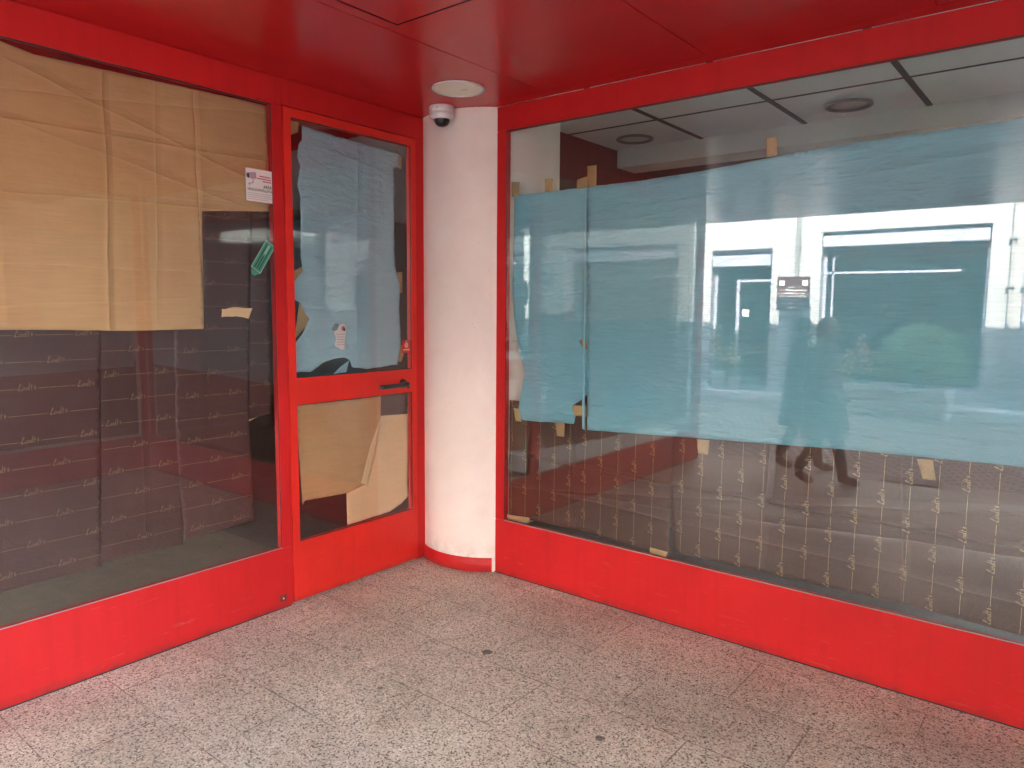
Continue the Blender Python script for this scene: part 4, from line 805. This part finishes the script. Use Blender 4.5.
for i, (a, b, z0, z1) in enumerate(ops):
    fm = MB(); yy = YF-.22
    fm.box(a, a+.05, yy, yy+.05, z0, z1); fm.box(b-.05, b, yy, yy+.05, z0, z1); fm.box(a+.05, b-.05, yy, yy+.05, z1-.05, z1); fm.box(a+.05, b-.05, yy, yy+.05, z0, z0+.06)
    if i != 3: fm.box(a+.05, a+.05+(b-a)*.82, yy+.001, yy+.049, 2.16, 2.195); fm.box(a+.14, a+.17, yy+.001, yy+.049, z0+.06, z1-.05)
    else: fm.box(a+.42, a+.48, yy+.001, yy+.049, z0+.06, 2.05); fm.box(a+.42, b-.05, yy+.001, yy+.049, 2.05, 2.09)
    wf = fm.build('window' if i != 3 else 'door', 'awning', ob)
    B(a+.05, b-.05, yy+.02, yy+.03, z0+.06, z1-.05).build('glass_pane', 'glass', wf)
    B(a+.02, b-.02, YF-.16, YF+.02, z1-.30 if i != 4 else 2.60, z1-.10 if i != 4 else 2.79).build('awning_cassette', 'awning', wf, bevel=.01)
    dk_ = MB(); dk_.box(a+.2, b-.2, YF-1.2, YF-.7, 0, .75); dk_.build('display_plinth', 'shop_dark', ob)
# small white notice and papers behind the far door glass
B(-1.98, -1.86, YF-.185, YF-.18, 1.42, 1.55).build('door_notice', 'label_white', ob)
B(-3.02, -2.74, YF+.002, YF+.10, 2.25, 3.0).build('wall_box', 'stone_grey', ob, bevel=.01)
for (x, m_, lb) in ((-.945, 'pipe', 'dark grey downpipe between the far door and the far window, behind the brown sign'), (2.14, 'zinc', 'grey downpipe at the right edge of the far white window surround'), (2.32, 'awning', 'thin pale downpipe, outermost on the right of the reflected facade')):
    t = thing('downpipe', lb, 'downpipe', 'downpipes on the far facade', (x, YF+.06, 0))
    MB().tube([(x, YF+.06, .12), (x, YF+.06, 6.1)], .036 if m_ == 'pipe' else .02, 14).build('pipe', {'zinc': 'stone_grey'}.get(m_, m_), t)
    for z in (.6, 1.9, 2.6, 4.2, 5.6): B(x-.045, x+.045, YF+.001, YF+.105, z, z+.03).build('bracket', 'pipe', t)

# brown tourist sign on a pole
sx, sy = -.853, -9.4
t = thing('info_sign', 'square brown information sign on a thin grey pole against the far facade', 'sign', loc=(sx, sy, 0))
MB().tube([(sx-.05, sy-.03, .0), (sx-.05, sy-.03, 2.02)], .028, 14).build('pole', 'pipe', t)
sb = B(sx-.27, sx+.27, sy, sy+.02, 1.54, 2.10).build('sign_board', 'sign_brown', t, bevel=.006)
mb = MB()
def sl_(xa, xb, za, zb): mb.box(sx-xb, sx-xa, sy+.0205, sy+.023, za, zb)
sl_(-.235, -.145, 1.955, 2.035); sl_(.145, .235, 1.955, 2.035)
rnd = random.Random(3)
for z, a, b, hh in ((1.925, -.12, .1, .012), (1.875, -.22, .22, .022), (1.825, -.2, .23, .018), (1.78, -.21, .20, .016), (1.72, -.16, .15, .018), (1.655, -.19, .22, .026)):
    xx = a
    while xx < b:
        wd = rnd.uniform(.008, .02); k = rnd.choice((.6, .8, 1.0)); sl_(xx, xx+wd, z-hh*k/2, z+hh*k/2); xx += wd+.006
        if rnd.random() < .18: xx += .015
sl_(-.09, .09, 1.575, 1.605)
mb.build('lettering', 'ink_white', sb)
sp = MB(); sp.tube([(sx-.12, sy-.02, 1.54), (sx-.08, sy-.03, 1.25)], .008, 6); sp.tube([(sx+.03, sy-.02, 1.54), (sx-.02, sy-.03, 1.25)], .008, 6); sp.build('brace', 'pipe', t)

# planter trough, clipped shrub and flowers
def foliage(mb, n, fn, size, mi_fn, seed=1):
    rnd = random.Random(seed)
    for i in range(n):
        p, nn = fn(rnd); nn = Vector(nn).normalized(); a = nn.orthogonal().normalized(); q = Matrix.Rotation(rnd.uniform(0, 6.28), 3, nn)
        a = q @ a; b = nn.cross(a); s = size*rnd.uniform(.6, 1.3); p = Vector(p)
        mb.add([p-a*s, p-b*s*.45+nn*s*.15, p+a*s, p+b*s*.45+nn*s*.15], [(0, 1, 2, 3)], mi_fn(rnd, p))
px0, px1 = .12, 1.66; py = -8.75
t = thing('planter_trough', 'long pale concrete planter trough with a rounded end, under the clipped shrub', 'planter', loc=((px0+px1)/2, py, 0))
def rrect(x0, x1, y0, y1, r, z, k=6):
    out = []
    for cx, cy, a0 in ((x1-r, y1-r, 0), (x0+r, y1-r, pi/2), (x0+r, y0+r, pi), (x1-r, y0+r, 1.5*pi)):
        for i in range(k+1): a = a0+pi/2*i/k; out.append((cx+r*cos(a), cy+r*sin(a), z))
    return out
mb = MB(); prof = [(0, .02), (.02, .0), (.40, .0), (.44, -.015), (.45, 0.01)]; rings = [rrect(px0+i_, px1-i_, py-.27+i_, py+.27-i_, .16, z) for z, i_ in ((0, .03), (.03, .015), (.40, 0), (.435, -.012), (.45, 0), (.45, .04), (.38, .05))]
nr = len(rings[0]); vs = [v for r in rings for v in r]; fs = []
for j in range(len(rings)-1):
    for i in range(nr): fs.append((j*nr+i, j*nr+(i+1) % nr, (j+1)*nr+(i+1) % nr, (j+1)*nr+i))
mb.add(vs, fs, 0, True); mb.build('trough', 'concrete', t)
MB().add(rrect(px0+.045, px1-.045, py-.225, py+.225, .12, .39), [tuple(range(nr))]).build('soil', 'soil', t)
sh_ = thing('clipped_shrub', 'dense rounded green shrub clipped into a dome, growing in the planter trough', 'shrub', loc=(1.18, py, .39))
cx_, rx, ry_, rz = 1.20, .60, .42, .66
def shr(rnd):
    a = rnd.uniform(0, 2*pi); z = rnd.uniform(-.25, 1); rr = rnd.choice((1, 1, 1, .9, .8, .6)); s = sqrt(max(0, 1-z*z))
    n_ = Vector((cos(a)*s, sin(a)*s, z)); bump = 1+.07*noise.noise(n_*4)
    p = Vector((cx_+n_.x*rx*rr*bump, py+n_.y*ry_*rr*bump, .70+n_.z*rz*rr*bump)); d_ = n_+Vector((rnd.uniform(-.8, .8), rnd.uniform(-.8, .8), rnd.uniform(-.3, .9)))
    return p, d_
mb = MB(); foliage(mb, 9000, shr, .020, lambda r, p: 0 if r.random() < .45 else 1, 5); mb.build('crown', ['leaf', 'leaf_lt'], sh_)
mb = MB()
for a in range(5): mb.tube([(cx_+.05*cos(a), py+.05*sin(a), .38), (cx_+.15*cos(a*1.3), py+.12*sin(a*1.3), .75), (cx_+.3*cos(a*1.3), py+.22*sin(a*1.3), 1.05)], [.018, .012, .006], 7)
mb.build('stem', 'trunk', sh_)
fg = 'flowering plants across the street'
def flower(x, y, z, h, cols, label, seed, r=.14):
    t = thing('flowering_plant', label, 'flowers', fg, (x, y, z)); rnd0 = random.Random(seed); mb = MB()
    def lf(rnd): 
        k = rnd.random(); return ((x+rnd.gauss(0, r*.5), y+rnd.gauss(0, r*.5), z+h*k*.9), (rnd.uniform(-1, 1), rnd.uniform(-1, 1), rnd.uniform(.1, 1)))
    foliage(mb, 260, lf, .028, lambda r_, p: 0 if r_.random() < .6 else 1, seed); mb.build('foliage', ['leaf', 'leaf_lt'], t)
    mb = MB()
    for i in range(16):
        px_, py_, pz = x+rnd0.gauss(0, r*.5), y+.06+rnd0.uniform(0, .1), z+h*rnd0.uniform(.35, 1.05); mi = rnd0.randrange(len(cols))
        for k in range(5):
            a = k*2*pi/5; c0_ = Vector((px_+.016*cos(a), py_, pz+.016*sin(a)))
            mb.add([c0_+Vector((.014*cos(b), .006*sin(3*b), .014*sin(b))) for b in [j*pi/3 for j in range(6)]], [tuple(range(6))], mi)
        mb.tube([(x, y, z), (px_, py_-.005, pz)], .003, 5, len(cols))
    mb.build('blossom', cols+['leaf'], t)
flower(.24, py+.05, .40, .55, ['petal_yellow', 'petal_white'], 'yellow and white flowers at the left end of the planter trough', 11)
flower(.42, py, .40, .80, ['petal_white', 'petal_pink'], 'tall white and pink flowers against the left side of the clipped shrub', 12)
flower(.55, py+.12, .40, .62, ['petal_orange', 'petal_white', 'petal_yellow'], 'orange and white flowers in front of the clipped shrub', 13, .1)
def pot(x, y, r, h, lb):
    p = thing('flower_pot', lb, 'flower pot', 'flower pots by the far door', (x, y, .09))
    MB().lathe([(.0001, .092), (r*.72, .092), (r, .09+h), (r+.012, .09+h), (r+.012, .11+h), (r-.01, .11+h), (r-.014, .07+h)], (x, y, 0), 28).build('pot', 'concrete', p)
    MB().lathe([(r-.012, .08+h), (.0001, .085+h)], (x, y, 0), 20).build('soil', 'soil', p)
pot(-2.2, -9.6, .13, .3, 'grey flower pot left of the far door'); flower(-2.2, -9.6, .38, .85, ['petal_orange', 'petal_white', 'petal_yellow'], 'tall orange and white flowering plant in the pot left of the far door', 14, .1)
pot(-1.9, -9.6, .11, .22, 'smaller grey flower pot nearer the far door'); flower(-1.9, -9.6, .31, .62, ['petal_yellow', 'petal_white'], 'shorter pale yellow flowering plant in the smaller pot by the far door', 15, .08)

# ------------------------------------------------------------------ two passers-by
def skin_mesh(verts, edges, radii, sub=2, root=0):
    me = bpy.data.meshes.new('tmp'); me.from_pydata(verts, edges, []); o = bpy.data.objects.new('tmp', me); scene.collection.objects.link(o)
    m = o.modifiers.new('s', 'SKIN'); m.use_smooth_shade = True
    for i, r in enumerate(radii):
        sv = me.skin_vertices[0].data[i]; sv.radius = (r, r) if not isinstance(r, tuple) else r; sv.use_root = (i == root)
    ms = o.modifiers.new('u', 'SUBSURF'); ms.levels = sub; ms.render_levels = sub
    r = bpy.data.meshes.new_from_object(o.evaluated_get(bpy.context.evaluated_depsgraph_get())); bpy.data.objects.remove(o); bpy.data.meshes.remove(me); return r
def loft(rings, k=28):
    vs = []; fs = []
    for (cx, cy, z, rx, ry) in rings:
        for i in range(k): a = 2*pi*i/k; vs.append((cx+rx*cos(a), cy+ry*sin(a), z))
    for j in range(len(rings)-1):
        for i in range(k): fs.append((j*k+i, j*k+(i+1) % k, (j+1)*k+(i+1) % k, (j+1)*k+i))
    return vs, fs
def person(loc, rz, H_, hair, coat, label, hood=0):
    """walks towards local +x; both hands resting in the coat pockets"""
    s = H_/1.7
    t = bpy.data.objects.new('person', None); scene.collection.objects.link(t); tag(t, label, 'person', 'passers-by'); t.location = loc; t.rotation_euler = (0, 0, rz)
    V = [(0, 0, .93), (0, 0, 1.12), (0, 0, 1.34), (0, 0, 1.44), (.02, 0, 1.52), (.03, 0, 1.60), (.025, 0, 1.66)]; R_ = [.135, .12, .13, .055, .055, .088, .06]; Ed = [(i, i+1) for i in range(6)]
    def add(ch, rad, root):
        i0 = len(V); V.extend(ch); R_.extend(rad); Ed.append((root, i0)); Ed.extend((i, i+1) for i in range(i0, len(V)-1))
    add([(.0, -.09, .88), (.10, -.09, .49), (.20, -.09, .10), (.23, -.09, .05), (.34, -.09, .03)], [.085, .058, .042, .038, .028], 0)
    add([(.0, .09, .88), (-.02, .09, .48), (-.20, .09, .13), (-.19, .09, .07), (-.09, .09, .03)], [.085, .058, .042, .038, .028], 0)
    for sg in (-1, 1):
        add([(0, sg*.17, 1.37), (-.04, sg*.23, 1.10), (.08, sg*.215, .92), (.14, sg*.19, .87), (.17, sg*.175, .84)], [.055, .042, .033, .036, .022], 2)
    me = skin_mesh([(x*s, y*s, z*s) for x, y, z in V], Ed, [r*s for r in R_]); me.materials.append(M['skin']); b = bpy.data.objects.new('body', me); scene.collection.objects.link(b); b.parent = t
    def kid(mb, nm, mat):
        mb.v = [(v[0]*s, v[1]*s, v[2]*s) for v in mb.v]; me_ = bpy.data.meshes.new(nm); me_.from_pydata(mb.v, [], mb.f); me_.materials.append(M[mat]); me_.polygons.foreach_set('use_smooth', [True]*len(mb.f)); me_.update()
        bm = bmesh.new(); bm.from_mesh(me_); bmesh.ops.recalc_face_normals(bm, faces=bm.faces); bm.to_mesh(me_); bm.free()
        o = bpy.data.objects.new(nm, me_); scene.collection.objects.link(o); o.parent = t; return o
    # coat with sleeves
    mb = MB(); vs, fs = loft([(.02, 0, .52, .25, .27), (.015, 0, .70, .22, .255), (.0, 0, .95, .185, .22), (0, 0, 1.12, .155, .195), (0, 0, 1.28, .16, .215), (0, 0, 1.38, .14, .21), (0, 0, 1.44, .10, .14), (.005, 0, 1.47, .075, .085), (.005, 0, 1.53, .08, .085)])
    vs = [(x+.012*noise.noise(Vector((x*6, y*6, z*3))), y*(1+.05*noise.noise(Vector((x*5, y*8, z*2)))), z) for x, y, z in vs]; mb.add(vs, fs, 0, True)
    for sg in (-1, 1): mb.tube([(0, sg*.15, 1.41), (-.01, sg*.205, 1.35), (-.04, sg*.245, 1.10), (.03, sg*.235, .96), (.13, sg*.205, .885), (.18, sg*.185, .855)], [.06, .075, .062, .058, .056, .05], 14)
    kid(mb, 'coat', coat)
    # trousers and boots
    mb = MB(); mb.tube([(0, -.08, .92), (.05, -.09, .70), (.11, -.09, .49), (.17, -.09, .25), (.19, -.09, .14)], [.11, .085, .07, .058, .055], 14); mb.tube([(0, .08, .92), (0, .09, .70), (-.02, .09, .48), (-.12, .09, .28), (-.17, .09, .18)], [.11, .085, .07, .058, .055], 14); kid(mb, 'trousers', 'trouser')
    mb = MB(); mb.tube([(.175, -.09, .24), (.195, -.09, .12), (.20, -.09, .07), (.25, -.09, .05), (.32, -.09, .04), (.37, -.09, .03)], [.06, .052, .055, .048, .042, .02], 14); kid(mb, 'boot', 'boot'); mb = MB()
    mb.tube([(-.155, .09, .26), (-.19, .09, .15), (-.19, .09, .10), (-.14, .09, .065), (-.07, .09, .04), (-.03, .09, .03)], [.06, .052, .055, .048, .042, .02], 14); kid(mb, 'boot', 'boot')
    # face features and hair
    mb = MB(); vs = []; 
    me2 = bmesh.new(); bmesh.ops.create_icosphere(me2, subdivisions=4, radius=1)
    def blob(c, r, f=None):
        vv = []
        for v in me2.verts:
            p = Vector((v.co.x*r[0], v.co.y*r[1], v.co.z*r[2])); 
            if f: p = f(p)
            vv.append((c[0]+p.x, c[1]+p.y, c[2]+p.z))
        mb.add(vv, [tuple(x.index for x in fc.verts) for fc in me2.faces], 0, True)
    def hf(p):
        k = 1+.09*noise.noise(p*38)
        p = Vector((p.x*k, p.y*k, p.z*k))
        if p.x > .055: p.x = .055+(p.x-.055)*.15
        return p
    blob((.005, 0, 1.625), (.098, .104, .105), hf)
    if hair == 'hair_grey': blob((-.03, 0, 1.56), (.07, .11, .10), hf)
    kid(mb, 'hair', hair)
    mb = MB(); blob((.065, 0, 1.60), (.050, .062, .085)); blob((.122, 0, 1.585), (.016, .011, .018)); blob((.03, -.085, 1.59), (.018, .012, .028)); blob((.03, .085, 1.59), (.018, .012, .028)); kid(mb, 'face', 'skin')
    mb = MB(); blob((.112, -.027, 1.61), (.006, .011, .006)); blob((.112, .027, 1.61), (.006, .011, .006)); kid(mb, 'eyes', 'black')
    mb = MB(); blob((.112, 0, 1.55), (.006, .022, .006)); kid(mb, 'mouth', 'ink_red'); me2.free()
    return t
person((1.32, -3.55, 0), .06, 1.47, 'hair_grey', 'coat_grey', 'person with grey-blond hair in a grey-green coat and brown boots, walking past')
person((.97, -4.05, .003), .05, 1.45, 'hair_dark', 'coat_dark', 'person with dark hair in a black coat, walking just behind the grey-haired one')
